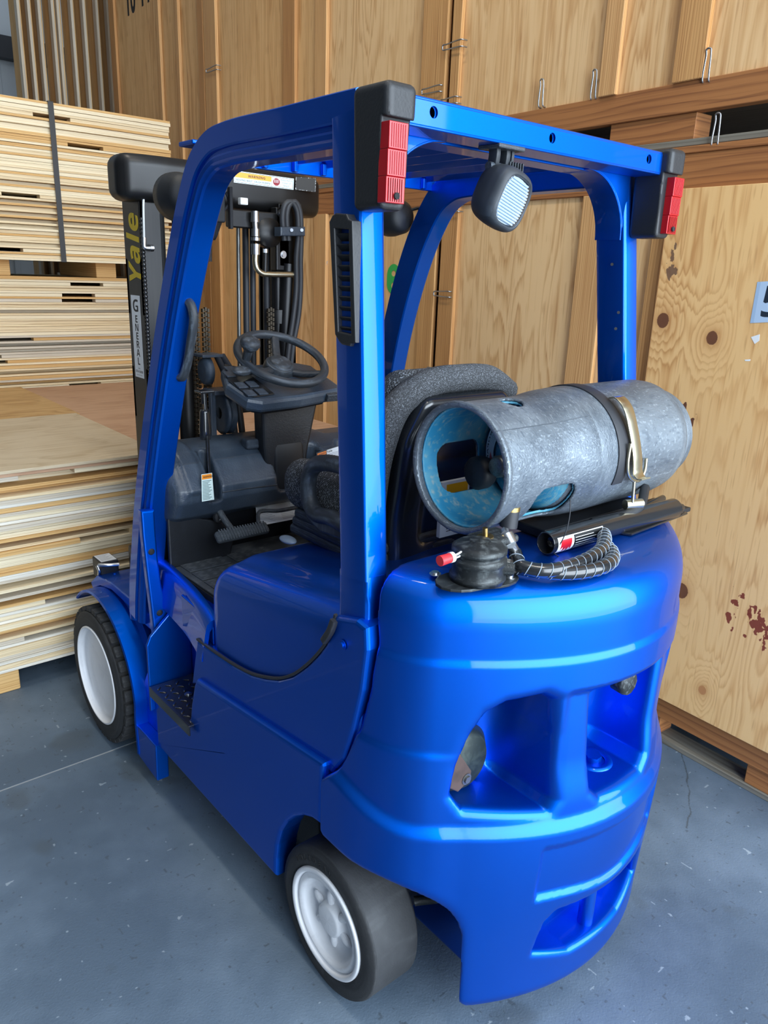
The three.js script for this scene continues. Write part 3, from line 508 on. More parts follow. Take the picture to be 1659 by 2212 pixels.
{ const z = onX(124, 400, US.x).z; const t = mesh('strapping_band', [box(US.x - 0.004, US.x - 0.001, US.y0 - 0.004, topU + 0.002, z - 0.016, z + 0.016), box(US.x - 0.004, US.x + 2.24, topU + 0.001, topU + 0.003, z - 0.016, z + 0.016), box(US.x - 0.004, US.x + 2.24, US.y0 - 0.004, US.y0 - 0.002, z - 0.016, z + 0.016)], M.strap, scene); tag(t, 'black plastic strapping band around the upper panel stack', 'strap'); }
// upright panels seen edge-on behind the stacks
{ const X = 6.45; const e = [39, 62, 84, 113, 125, 155, 181, 209, 233].map((px) => onX(px, 0, X).z);
  e.forEach((z, i) => { const t = thing('upright_board', `tall board standing on edge behind the stacks, ${nth(e.length - i)} counted from the vaults`, 'board', [X, 0, z], 0, 'tall boards standing on edge'); const H2 = 4.4;
    mesh('sheet', metric(box(0.03, 0.3, 0, H2, 0.006, 0.022), 'y', i * 0.3), M.panelWood[2], t);
    mesh('batten', metric(box(0, 0.07, 0, H2, -0.016, 0.005), 'y', i * 0.07, i * 0.3), M.panelWood[3], t);
    mesh('batten', metric(box(0.24, 0.3, 0, H2, 0.024, Math.max(0.03, (e[i + 1] ?? z + 0.11) - z - 0.02)), 'y', i * 0.11, i * 0.5), M.panelWood[0], t); }); }

// ---------------------------------------------------------------- the forklift
const fk = thing('forklift', 'metallic blue counterbalance forklift truck parked in front of the panel stacks', 'forklift');
const P = (name, geo, mat, parent = fk) => mesh(name, geo, mat, parent);
const both = (name, geo, mat, parent = fk) => { const a = P(name, geo, mat, parent), b = P(name, mirrorZ(Array.isArray(geo) ? join(geo) : geo), mat, parent); return [a, b]; };
const zs = (pix, z) => pix.map(([px, py]) => { const p = onZ(px, py, z); return [p.x, p.y]; });
function boltAt(p, n, r, mat, parent, name = 'bolt') { const q = p.clone().addScaledVector(n, r * 0.7); return P(name, [cyl(p, q, r, r, 6), cyl(p, p.clone().addScaledVector(n, r * 0.2), r * 1.5, r * 1.5, 16)], mat, parent); }

// --- counterweight casting
const polyL = sdPoly([[0.392, 0.69], [0.386, 0.757], [0.366, 0.837], [0.344, 0.886], [0.313, 0.91], [0.246, 0.924], [0.221, 0.91], [0.207, 0.82], [0.2, 0.66], [0.214, 0.636], [0.372, 0.654]]);
const polyC = sdPoly([[-0.128, 0.905], [0.128, 0.905], [0.106, 0.665], [0.08, 0.638], [-0.08, 0.638], [-0.106, 0.665]]);
const polyS = sdPoly([[-0.205, 0.238], [-0.188, 0.325], [-0.165, 0.35], [0.165, 0.35], [0.188, 0.325], [0.205, 0.238], [0.1, 0.2], [-0.1, 0.2]]);
const cwFront = [[0, 0.012], [0.62, 0.005], [0.66, -0.035], [0.72, -0.066], [0.8, -0.098], [0.9, -0.123], [1.0, -0.134], [1.1, -0.126], [1.2, -0.105]];
function counterweightField(x, y, z) {
  const az = Math.abs(z), k = lerp(0.88, 1.05, sstep(0.1, 0.6, y));
  const yl = lerp(0.598, 0.655, sstep(-0.26, -0.03, x));
  const o = 0.006 * sstep(1.012, 0.994, y) + 0.006 * sstep(0.797, 0.78, y) * sstep(0.38, 0.45, az) + 0.017 * sstep(yl + 0.02, yl - 0.014, y);
  const rec = 0.012 * sstep(0.934, 0.914, y) * sstep(0.64, 0.76, y) * sstep(0.21, 0.185, az);
  const yb = 0.405 - 0.02 * sstep(0.2, 0.0, az), pan = 0.012 * sstep(0.236, 0.222, az) * sstep(yb - 0.008, yb + 0.012, y) * sstep(0.556, 0.54, y);
  const x0 = -0.449 - o + 0.034 * sstep(0.6, 0.08, y) + rec + pan;
  const dr = (x0 + k * az * az - x) / Math.sqrt(1 + 4 * k * k * az * az), ds = az - (0.5 + o * 1.3);
  let d = smax(dr, ds, 0.075);
  d = smax(d, y - 1.172, 0.1);
  d = smax(d, 0.086 - y, 0.04);
  d = smax(d, x - interp(cwFront, y), 0.012);
  d = smax(d, -smax(polyL(az, y), x + 0.2 - 0.11 * sstep(0.262, 0.298, az), 0.07), 0.03);
  d = smax(d, -smax(polyC(z, y), x + 0.25, 0.09), 0.03);
  d = smax(d, -smax(polyS(z, y), x + 0.33 - 0.1 * (0.35 - y), 0.05), 0.022);
  const wl = smax(-0.312 - x, y - 0.463, 0.17); d = smax(d, -Math.max(wl, 0.26 - az), 0.022);
  return d;
}
const cw = P('counterweight', solid(counterweightField, [-0.5, 0.065, -0.56], [0.03, 1.19, 0.56], 0.0075), M.blue);
P('tow_pin', [cyl(V(-0.402, 0.19, 0), V(-0.402, 0.37, 0), 0.019, 0.019, 24)], M.blue, cw);
P('muffler', [T(lathe([[0, -0.16], [0.06, -0.155], [0.082, -0.13], [0.082, 0.1], [0.06, 0.13], [0, 0.13]], 'x', 40), -0.1, 0.72, -0.322)], M.muffler, cw);
P('exhaust_flange', plateX([[-0.39, 0.695], [-0.365, 0.675], [-0.328, 0.69], [-0.326, 0.712], [-0.365, 0.77], [-0.39, 0.785]], -0.272, -0.262, 0.003), M.rust, cw);
boltAt(V(-0.272, 0.699, -0.342), V(-1, 0, 0), 0.009, M.dullSteel, cw, 'flange_bolt');
P('latch_knob', [T(lathe([[0, -0.03], [0.02, -0.03], [0.028, -0.022], [0.03, 0], [0.026, 0.012], [0, 0.014]], 'x', 10).rotateY(Math.PI), -0.425, 0.895, -0.01), cyl(V(-0.41, 0.9, -0.01), V(-0.3, 0.94, -0.01), 0.016, 0.014, 14)], M.grime, cw);
P('bolt_seat', T(lathe([[0.03, 0], [0.036, 0.004], [0.046, 0.003], [0.05, -0.006]], 'y', 28), -0.35, 0.64, 0.02), M.blue, cw);
P('casting_bolt', [cyl(V(-0.35, 0.625, 0.02), V(-0.352, 0.655, 0.018), 0.021, 0.02, 6), cyl(V(-0.35, 0.62, 0.02), V(-0.35, 0.634, 0.02), 0.03, 0.03, 20)], M.blue, cw);

// --- engine hood under the seat
function hoodField(x, y, z) {
  const az = Math.abs(z), top = 1.043 - 0.152 * x + 0.013 * sstep(0.425, 0.36, az);
  let d = smax(az - 0.503, (y - top) * 0.985, 0.09);
  d = smax(d, x - (0.612 - 0.05 * (0.95 - y) * (y > 0.95 ? 0 : 0)), 0.07);
  d = Math.max(d, 0.55 - y); return Math.max(d, -0.1 - x);
}
const hood = P('engine_hood', solid(hoodField, [-0.12, 0.53, -0.53], [0.64, 1.12, 0.53], 0.009), M.blue);

// --- side covers (left from the photograph, right mirrored)
const ZU = -0.516, ZL = -0.534;
const gasket = [[722, 1332], [716, 1362], [702, 1392], [685, 1415], [660, 1440], [630, 1461], [600, 1469], [570, 1466], [540, 1458], [500, 1437], [460, 1410], [424, 1384]];
const gasketXY = zs(gasket, ZU);
const upper = [...gasketXY, ...zs([[414, 1478]], ZU), [0.6, 0.585], [-0.026, 0.655], [-0.058, 0.70], [-0.088, 0.79], [-0.115, 0.90], [-0.127, 1.0], [-0.122, 1.05], [-0.088, 1.056]];
const sideUp = both('side_cover', plateZ(upper, ZU, ZU + 0.06, 0.011, [], 4), M.blue)[0];
const skirtTop = [[-0.028, 0.655], [0.0, 0.664], [0.637, 0.588]];
const arch = [[0.004, 0.492], [0.04, 0.486], [0.08, 0.468], [0.118, 0.44], [0.152, 0.402], [0.18, 0.354], [0.197, 0.30], [0.204, 0.25], [0.206, 0.192]];
const skirt = [[-0.002, 0.655], ...skirtTop.slice(1), ...zs([[418, 1480], [412, 1520], [408, 1572]], ZL), [0.735, 0.386], [0.95, 0.386], [0.95, 0.192], ...arch.slice().reverse()];
const sideLow = both('side_skirt', plateZ(skirt, ZL, ZL + 0.07, 0.012, [], 4), M.blue)[0];
P('gasket', sweep(spline(gasketXY.map(([x, y]) => V(x, y + 0.004, ZU + 0.004)), 60), rectProfile(0.0035, 0.004, 0.0015)), M.hose, sideUp);
boltAt(onZ(740, 1393, ZU - 0.002), V(0, 0, -1), 0.008, M.blue, sideUp, 'cover_bolt');
P('rubber_stop', sweep(spline([onZ(722, 1340, ZU - 0.004), onZ(714, 1362, ZU - 0.008), onZ(700, 1384, ZU - 0.006)], 14), rectProfile(0.008, 0.007, 0.003)), M.hose, sideUp);

// --- floor, step, front fenders and footwell
P('floor_plate', box(0.55, 1.14, 0.775, 0.795, -0.43, 0.45), M.black);
const mat_ = P('floor_mat', box(0.6, 1.12, 0.795, 0.803, -0.425, 0.3, 0.003), M.mat);
for (let i = 0; i < 4; i++) for (let j = 0; j < 2; j++) P('mat_pad', box(0.66 + i * 0.085, 0.735 + i * 0.085, 0.803, 0.8075, -0.405 + j * 0.17, -0.255 + j * 0.17, 0.004, 2), M.mat, mat_);
const sillPts = [V(1.13, 0.80, -0.455), V(1.0, 0.80, -0.455), V(0.88, 0.79, -0.458), V(0.76, 0.785, -0.47), V(0.66, 0.775, -0.485), V(0.6, 0.765, -0.495)];
both('sill', sweep(spline(sillPts, 24), [[0.018, 0.02], [0.02, 0.008], [0.016, -0.004], [0.004, -0.014], [-0.03, -0.018], [-0.12, -0.024], [-0.12, -0.012], [-0.02, -0.004], [0.002, 0.01], [0.004, 0.02]].map(([a, b]) => [a, b]), V(0, 0, 1), 40), M.blue);
const stepTop = 0.425;
const stepL = both('step_plate', [box(0.66, 0.945, stepTop - 0.006, stepTop, -0.548, -0.38, 0.002, 1), box(0.66, 0.945, stepTop - 0.035, stepTop, -0.552, -0.546, 0.002, 1)], M.blackGloss)[0];
{ const g = []; for (let i = 0; i < 9; i++) for (let j = 0; j < 5; j++) { const e = new THREE.SphereGeometry(0.0085, 8, 5); e.scale(1.5, 0.35, 0.55); e.rotateY(((i + j) % 2 ? 1 : -1) * Math.PI / 4); g.push(e.translate(0.685 + i * 0.029, stepTop + 0.0005, -0.53 + j * 0.032)); } P('tread_lugs', g, M.blackGloss, stepL); }
boltAt(V(0.83, stepTop, -0.47), V(0, 1, 0), 0.008, M.steel, stepL, 'step_bolt');
both('footwell_wall', [plateX([[-0.548, 0.33], [-0.395, 0.33], [-0.395, 0.70], [-0.42, 0.705], [-0.535, 0.60], [-0.548, 0.57]], 0.95, 0.962, 0.003)], M.blue);
both('inner_wall', box(0.6, 0.95, 0.2, 0.775, -0.395, -0.385), M.blue);
both('sill_gusset', plateZ([[0.60, 0.775], [0.70, 0.782], [0.80, 0.79], [0.80, 0.685], [0.68, 0.72], [0.60, 0.705]], -0.492, -0.482, 0.003), M.blue);
both('understep_panel', box(0.66, 0.95, 0.2, stepTop - 0.036, -0.512, -0.5), M.blue);
// fender: two-step arc round the drive wheel
const WC = V(1.4104, 0.262, 0);
{ const path = []; const arcP = (deg, r) => { const a = deg * Math.PI / 180; return V(WC.x + Math.cos(a) * r, WC.y + Math.sin(a) * r, 0); };
  for (let d = 48; d <= 176; d += 4) path.push(arcP(d, 0.312)); path.push(V(1.106, 0.22, 0), V(1.102, 0.15, 0), V(1.098, 0.086, 0));
  const strip = sweep(path, [[0, -0.545], [0.004, -0.55], [0.012, -0.547], [0.012, -0.475], [0.03, -0.462], [0.03, -0.38], [0.022, -0.38], [0.022, -0.455], [0.004, -0.47], [0, -0.476]].map(([n, b]) => [n, b]), V(0, 0, 1), 32);
  const [fl] = both('fender', strip, M.blue);
  boltAt(onZ(248, 1241, -0.43), V(0.2, 1, 0).normalize(), 0.009, M.blue, fl, 'fender_bolt');
  both('fender_foot', plateZ([[1.1, 0.2], [1.1, 0.075], [0.945, 0.06], [0.94, 0.2]], -0.5, -0.545, 0.004), M.blue);
  both('fender_web', plateZ([[0.955, 0.58], [1.1, 0.36], [1.1, 0.2], [0.955, 0.2]], -0.505, -0.49, 0.002), M.blue);
  both('fender_deck', [plateZ([[1.62, 0.55], [1.55, 0.6], [1.4, 0.625], [1.22, 0.625], [1.0, 0.62], [0.955, 0.6], [0.955, 0.57], [1.1, 0.57], [1.25, 0.59], [1.4, 0.595], [1.52, 0.57], [1.6, 0.53]], -0.49, -0.33, 0.004)], M.blue);
}
both('tilt_bracket', [box(1.55, 1.64, 0.57, 0.648, -0.47, -0.40, 0.004, 1)], M.black);
P('bracket_sticker', sheet(V(1.635, 0.6495, -0.465), V(1.635, 0.6495, -0.405), V(1.555, 0.6495, -0.405), V(1.555, 0.6495, -0.465)), decalMat(canvasTex(64, 96, (x) => { x.fillStyle = '#cfd4d8'; x.fillRect(0, 0, 64, 96); x.fillStyle = '#555'; for (let i = 0; i < 9; i++) x.fillRect(6, 8 + i * 9, 52 - (i % 3) * 9, 2); })));
P('hook_latch', tube([V(1.56, 0.60, -0.475), V(1.54, 0.625, -0.48), V(1.55, 0.64, -0.482), V(1.53, 0.642, -0.45), V(1.52, 0.64, -0.41)], 0.007, 16, 8), M.steel);

// --- wheels
function lugRing(c, r, z0, z1, n) { const g = []; for (let i = 0; i < n; i++) { const a = i / n * Math.PI * 2; for (const [za, zb, da] of [[z0, (z0 + z1) / 2 - 0.004, 0], [(z0 + z1) / 2 + 0.004, z1, 0.5]]) { const b = new RoundedBoxGeometry(0.02, 2 * Math.PI * r / n * 0.74, zb - za, 1, 0.004); b.translate(r - 0.008, 0, (za + zb) / 2); b.rotateZ(a + da * Math.PI * 2 / n); g.push(b.translate(c.x, c.y, 0)); } } return g; }
for (const s of [-1, 1]) {
  // drive tyre
  const zo = 0.566, zi = 0.392, R = 0.262, t = s < 0 ? (g) => mirrorZ(g) : (g) => clean(g);
  const tyre = P('drive_tyre', t(T(lathe([[0.19, -zo * 0 + zi], [R - 0.02, zi], [R - 0.012, zi + 0.01], [R - 0.012, zo - 0.016], [R - 0.022, zo - 0.003], [0.236, zo], [0.19, zo - 0.004]], 'z', 72).scale(1, 1, 1), WC.x, WC.y, 0)), M.tyreGroove);
  P('tread_lugs', lugRing(WC, R, zi, zo - 0.006, 30).map(t), M.tyre, tyre);
  P('sidewall', t(T(lathe([[0.188, zo - 0.006], [0.19, zo + 0.001], [0.198, zo + 0.004], [0.232, zo + 0.003], [0.246, zo - 0.004]], 'z', 72), WC.x, WC.y, 0)), M.tyre, tyre);
  const rim = P('drive_wheel', t(T(lathe([[0.1905, zo - 0.02], [0.1905, zo + 0.003], [0.186, zo + 0.006], [0.181, zo + 0.004], [0.179, zo - 0.012], [0.172, zo - 0.022], [0.12, zo - 0.027], [0.0, zo - 0.03]], 'z', 72), WC.x, WC.y, 0)), M.wheelWhite);
  rim.userData.label = 'plain white wheel disc';
  // steer tyre
  const so = 0.519, si = 0.37, r2 = 0.194, C = V(0, 0.194, 0);
  const st = P('steer_tyre', t(T(lathe([[0.14, si], [r2 - 0.014, si], [r2, si + 0.014], [r2, so - 0.012], [r2 - 0.004, so - 0.004], [r2 - 0.02, so + 0.001], [0.15, so + 0.001], [0.142, so - 0.003]], 'z', 80), C.x, C.y, 0)), M.tyre);
  const sw = P('steer_wheel', t(T(lathe([[0.142, so - 0.03], [0.142, so + 0.002], [0.139, so + 0.005], [0.131, so + 0.005], [0.128, so + 0.001], [0.126, so - 0.006], [0.124, so - 0.004], [0.112, so - 0.0], [0.104, so - 0.01], [0.095, so - 0.026], [0.06, so - 0.03], [0.047, so - 0.027], [0.043, so - 0.012], [0.036, so - 0.008], [0, so - 0.007]], 'z', 80), C.x, C.y, 0)), M.wheelWhite);
  sw.userData.label = 'white painted wheel disc with raised hub';
  for (let i = 0; i < 6; i++) { const a = (i / 6 + 0.06) * Math.PI * 2, c = Math.cos(a), q = Math.sin(a); const g = new THREE.SphereGeometry(1, 14, 10); g.scale(0.026, 0.0115, 0.009); g.rotateZ(a); P('wheel_nut', t(g.translate(C.x + c * 0.057, C.y + q * 0.057, so - 0.024)), M.wheelWhite, sw); }
  P('axle_stub', t(cyl(V(0, 0.194, 0.2), V(0, 0.194, si + 0.01), 0.05, 0.06, 20)), M.grime);
}
// raised lettering on the smooth steer tyre
{ const txt = 'SOLIDEAL', g = []; [...txt].forEach((ch, i) => { const q = new TextGeometry(ch, { font: fontBold, size: 0.015, depth: 0.0012, curveSegments: 3, bevelEnabled: false }); q.computeBoundingBox(); q.translate(-(q.boundingBox.max.x + q.boundingBox.min.x) / 2, 0.158, 0); const a = (18 - i * 7.6) * Math.PI / 180 + Math.PI * 1.5 + 0.5; q.rotateY(Math.PI); q.rotateZ(-(a - Math.PI / 2) + Math.PI); g.push(q.translate(0, 0.194, -0.52)); }); P('tyre_lettering', g, M.tyreGroove); }
P('steer_axle', [box(-0.06, 0.06, 0.14, 0.25, -0.33, 0.33, 0.01), tube([V(-0.09, 0.2, -0.3), V(-0.16, 0.22, -0.2), V(-0.18, 0.24, 0.1)], 0.012, 20, 8)], M.grime);
P('chassis', [box(0.0, 1.2, 0.16, 0.5, -0.27, 0.27, 0.01), box(0.22, 1.5, 0.14, 0.72, -0.38, -0.3, 0.01), box(0.22, 1.5, 0.14, 0.72, 0.3, 0.38, 0.01), box(1.3, 1.5, 0.2, 0.34, -0.39, 0.39, 0.02)], M.black);

// --- overhead guard
const legFront = [[1.172, 0.60], [1.155, 0.695], [1.094, 0.99], [1.02, 1.303], [0.944, 1.565], [0.858, 1.785], [0.787, 1.92], [0.715, 2.012], [0.63, 2.058], [0.54, 2.07], [0.3, 2.071], [0.1, 2.072], [0.03, 2.072]];
const legZ = (y) => lerp(-0.515, -0.455, sstep(0.7, 1.95, y));
const legHalf = 0.047;
const legPath = (() => { const raw = spline(legFront.map(([x, y]) => V(x, y, legZ(y))), 90); return raw.map((p, i) => { const t = raw[Math.min(i + 1, 90)].clone().sub(raw[Math.max(i - 1, 0)]).normalize(); const N = t.clone().cross(V(0, 0, 1)).normalize(); return p.clone().addScaledVector(N, -legHalf); }); })();
const railProfile = [[0.047, 0.004], [0.044, 0.0], [-0.004, 0.0], [-0.008, 0.003], [-0.009, 0.008], [-0.017, 0.008], [-0.019, 0.004], [-0.024, 0.002], [-0.033, 0.004], [-0.037, 0.009], [-0.043, 0.012], [-0.047, 0.018], [-0.047, 0.074], [-0.043, 0.078], [0.043, 0.078], [0.047, 0.074]];
const ohg = P('overhead_guard', sweep(legPath, railProfile, V(0, 0, 1), 28), M.blue);
P('guard_side_frame', mirrorZ(sweep(legPath, railProfile, V(0, 0, 1), 28)), M.blue, ohg);
const postRear = [[1.0, -0.096], [1.12, -0.091], [1.25, -0.078], [1.563, -0.04], [1.857, -0.006], [2.03, 0.012]];
const postZ = (y) => lerp(-0.503, -0.462, sstep(0.95, 1.85, y));
const postX = (y) => { const a = 0.12 * (y - 1.857) - 0.006, b = -0.094, k = 0.05, h = Math.max(k - Math.abs(a - b), 0) / k; return Math.max(a, b) + h * h * k / 4; };
const postPath = [1.13, 1.6, 2.03].map((y) => V(0.12 * (y - 1.857) - 0.006 + 0.045, y, lerp(-0.497, -0.458, (y - 1.13) / 0.9) + 0.031));
const postG = sweep(postPath, rectProfile(0.045, 0.031, 0.009), V(0, 0, 1), 40);
both('rear_post', postG, M.blue, ohg);
both('post_foot', sweep(spline([V(-0.0437, 1.14, -0.466), V(-0.051, 1.05, -0.47), V(-0.052, 0.98, -0.475), V(-0.05, 0.88, -0.482), V(-0.025, 0.76, -0.484), V(0.03, 0.66, -0.486)], 24), rectProfile(0.05, 0.028, 0.012), V(0, 0, 1), 40), M.blue, ohg);
// rear beam with three round holes
{ const hole = (z, y, r) => { const p = new THREE.Path(); p.absarc(z, y, r, 0, Math.PI * 2, true); return p; };
  const s = new THREE.Shape(); const x0 = -0.425, x1 = 0.425, y0 = 2.004, y1 = 2.05, r = 0.008; s.moveTo(x0, y0 + r); s.lineTo(x0, y1 - r); s.lineTo(x0 + r, y1); s.lineTo(x1 - r, y1); s.lineTo(x1, y1 - r); s.lineTo(x1, y0 + r); s.lineTo(x1 - r, y0); s.lineTo(x0 + r, y0); s.closePath();
  const g = plateX(s, -0.078, -0.070, 0.003, [hole(-0.356, 2.031, 0.0135), hole(-0.011, 2.031, 0.0135), hole(0.359, 2.031, 0.0135)]);
  const lip = sweep([V(0, 0, -0.425), V(0, 0, 0.425)], [[-0.078, 2.046], [-0.074, 2.052], [-0.062, 2.056], [0.02, 2.056], [0.024, 2.05], [0.024, 2.01], [0.018, 2.004], [0.018, 2.046], [-0.064, 2.046], [-0.072, 2.042], [-0.078, 2.04]].map(([x, y]) => [x, y]), V(0, 1, 0), 35);
  const beam = P('rear_beam', g, M.blue, ohg);
  P('beam_top', box(-0.0765, 0.022, 2.046, 2.054, -0.425, 0.425, 0.004, 2), M.blue, ohg); P('beam_bottom', box(-0.077, 0.0, 2.0015, 2.008, -0.425, 0.425, 0.003, 2), M.blue, ohg); P('beam_web', box(-0.04, -0.032, 2.007, 2.047, -0.42, 0.42), M.blue, ohg);
}
// front header with slats running back to the rear beam
P('front_header', [box(0.705, 0.72, 2.0, 2.06, -0.4, 0.4, 0.003, 1), box(0.70, 0.76, 2.05, 2.06, -0.4, 0.4, 0.003, 1)], M.blue, ohg);
for (let i = 0; i < 8; i++) { const z = -0.336 + i * 0.096; P('guard_slat', sweep([V(-0.03, 2.043, z), V(0.71, 2.043, z)], [[-0.016, -0.022], [-0.01, -0.026], [0.018, 0.014], [0.018, 0.022], [0.012, 0.024], [-0.016, -0.014]], V(0, 0, 1), 20), M.blue, ohg); P('slat_bracket', box(0.69, 0.706, 2.002, 2.034, z - 0.009, z + 0.004, 0.003, 1), M.blue, ohg); }
P('rear_crossmember', box(0.02, 0.09, 2.0, 2.01, -0.4, 0.4, 0.003), M.blue, ohg);
// corner gussets between beam and posts
{  const pts = []; for (let k = 0; k <= 16; k++) { const a = Math.PI - k / 16 * Math.PI / 2; pts.push([-0.24 + 0.165 * Math.cos(a), 1.85 + 0.155 * Math.sin(a)]); } pts.push([-0.24, 2.01], [-0.415, 2.01], [-0.415, 1.85]);
  const g = plateX(pts, 0.004, 0.012, 0.002); both('corner_gusset', g, M.blue, ohg);
  const lipPts = []; for (let k = 0; k <= 20; k++) { const a = Math.PI - k / 20 * Math.PI / 2; lipPts.push(V(0, 1.85 + 0.155 * Math.sin(a), -0.24 + 0.165 * Math.cos(a))); }
  both('gusset_lip', sweep(lipPts.map((p) => V(0.045, p.y, p.z)), rectProfile(0.003, 0.04, 0.002), V(1, 0, 0), 40), M.blue, ohg); 
}
P('front_visor', box(0.72, 0.80, 2.04, 2.052, -0.44, 0.44, 0.004), M.blue, ohg);
for (const [px, py] of [[1322, 571], [1330, 710], [1336, 675]]) P('guard_hole', cyl(onZ(px, py, 0.4005), onZ(px, py, 0.4035), 0.004, 0.004, 10), M.darkInside, ohg);
P('hole_plug', T(lathe([[0, -0.003], [0.011, -0.002], [0.0125, 0]], 'z', 20), onZ(1338, 759, 0.419).x, onZ(1338, 759, 0.419).y, 0.421), M.blue, ohg);

// louvred vent on the left rear post
{ const z = -0.474, q = zs([[728, 466], [735, 461], [758, 463], [763, 474], [771, 478], [778, 740], [768, 742], [766, 748], [748, 744], [742, 738], [733, 722], [721, 480]], z);
  const inn = zs([[732, 494], [763, 497], [768, 722], [740, 716]], z); const h = new THREE.Path(); inn.slice().reverse().forEach(([x, y], i) => (i ? h.lineTo(x, y) : h.moveTo(x, y))); h.closePath();
  const v = P('post_vent', plateZ(q, z - 0.012, z + 0.012, 0.003, [h]), M.housing);
  for (let i = 0; i < 10; i++) { const t = (i + 0.5) / 10, xa = lerp(inn[0][0], inn[3][0], t), xb = lerp(inn[1][0], inn[2][0], t), y = lerp(inn[0][1], inn[3][1], t); const g = box(0, xa - xb, -0.0015, 0.0015, 0, 0.024); g.rotateX(0.75); P('louvre', g.translate(xb, y, z - 0.006), M.housing, v); } }

// tail lights
function tailLight(s) {
  const m = (g) => (s < 0 ? clean(g) : mirrorZ(g));
  const f = (x, y, z) => { const t = sstep(2.065, 1.85, y); const xr = -0.103 - 0.0 * t + 0.014 * sstep(1.985, 1.865, y); let d = sdBox(x, y, z, (xr + 0.0) / 2, 1.959, -0.452, (0.0 - xr) / 2, 0.104, 0.036 - 0.006 * t, 0.014); const cut = Math.max(y - 2.004 - 0.2 * (x + 0.103), (x + 0.085 - 0.0)); return smax(d, -Math.max(cut, -(z + 0.5)), 0.004); };
  const h = P('tail_light', m(solid(f, [-0.13, 1.83, -0.51], [0.03, 2.09, -0.39], 0.004)), M.housing);
  const y0 = 1.866, y1 = 1.998;
  for (let k = 0; k < 3; k++) { const a = y0 + (y1 - y0) * k / 3, b = y0 + (y1 - y0) * (k + 1) / 3 - 0.0002; const l = P('lens', m(box(-0.106 + 0.004 * (2 - k) * 0.5, -0.078, a, b, -0.484, -0.44 + 0.0, 0.0015, 2)), M.redLens, h); l.userData.label = 'red ribbed lens';
    const ribs = []; for (let i = 0; i < 7; i++) ribs.push(m(box(-0.1072 + 0.004 * (2 - k) * 0.5, -0.104, a + 0.003, b - 0.003, -0.479 + i * 0.0052, -0.4768 + i * 0.0052, 0.0006, 1))); P('lens_rib', ribs, M.redLens, h); }
  P('lens_backing', m(box(-0.0865, -0.084, y0, y1, -0.482, -0.442)), M.redPlastic, h);
  P('lens_screw', m(cyl(V(-0.108, y0 + 0.012, -0.462), V(-0.1, y0 + 0.012, -0.462), 0.006, 0.006, 12)), M.housing, h);
}
tailLight(-1); tailLight(1);

// rear work lamp under the beam
{ const C = V(-0.055, 1.905, -0.135), n = V(-0.93, -0.25, 0.10).normalize(); const rot = new THREE.Quaternion().setFromUnitVectors(V(0, 0, 1), n), put = (g) => g.applyQuaternion(rot).translate(C.x, C.y, C.z);
  const f = (x, y, z) => { const se = (r) => Math.pow(Math.pow(Math.abs(x) / r, 3.2) + Math.pow(Math.abs(y) / r, 3.2), 1 / 3.2) - 1; const R = lerp(0.05, 0.061, sstep(-0.045, 0.01, z)); let d = se(R) * R * 0.9; d = smax(d, Math.abs(z) - 0.042, 0.025); const inner = se(0.047) * 0.047 * 0.9; return smax(d, -Math.max(inner, 0.03 - z), 0.004); };
  const l = P('work_lamp', put(solid(f, [-0.075, -0.075, -0.055], [0.075, 0.075, 0.055], 0.0032)), M.rubberSeat); l.userData.label = 'black rubber rear work lamp';
  const sq = (r) => { const p = []; for (let k = 0; k < 40; k++) { const a = k / 40 * Math.PI * 2, c = Math.cos(a), s = Math.sin(a), e = Math.pow(Math.pow(Math.abs(c), 3.2) + Math.pow(Math.abs(s), 3.2), -1 / 3.2); p.push([c * e * r, s * e * r]); } return p; };
  P('lamp_reflector', put(plateZ(sq(0.046), 0.0285, 0.0305, 0)), M.lampReflector, l);
  const ribs = []; for (let i = 0; i < 15; i++) { const y = -0.04 + i * 0.0057, hw = 0.044 * Math.sqrt(Math.max(0.1, 1 - Math.pow(Math.abs(y) / 0.05, 3))); ribs.push(put(cyl(V(-hw, y, 0.0335), V(hw, y, 0.0335), 0.0022, 0.0022, 8))); } P('lens_rib', ribs, M.lampReflector, l);
  P('lamp_lens', put(plateZ(sq(0.046), 0.037, 0.039, 0.0008)), M.lampGlass, l);
  const bg = []; for (const z of [-0.157, -0.127, -0.113]) bg.push(sweep(spline([V(-0.05, 2.004, z), V(-0.052, 1.985, z), V(-0.045, 1.965, z + 0.004), V(-0.042, 1.95, z + 0.004)], 10), rectProfile(0.012, z < -0.12 ? 0.006 : 0.004, 0.002))); 
  P('lamp_bracket', [...bg, cyl(V(-0.05, 1.962, -0.172), V(-0.05, 1.962, -0.1), 0.009, 0.009, 14), box(-0.08, -0.02, 1.994, 2.003, -0.175, -0.095, 0.003)], M.rubberSeat, l);
  for (let i = 0; i < 6; i++) P('cooling_fin', box(-0.065, -0.025, 1.945, 1.975, -0.122 + i * 0.008, -0.1195 + i * 0.008, 0.001, 1), M.rubberSeat, l);
}
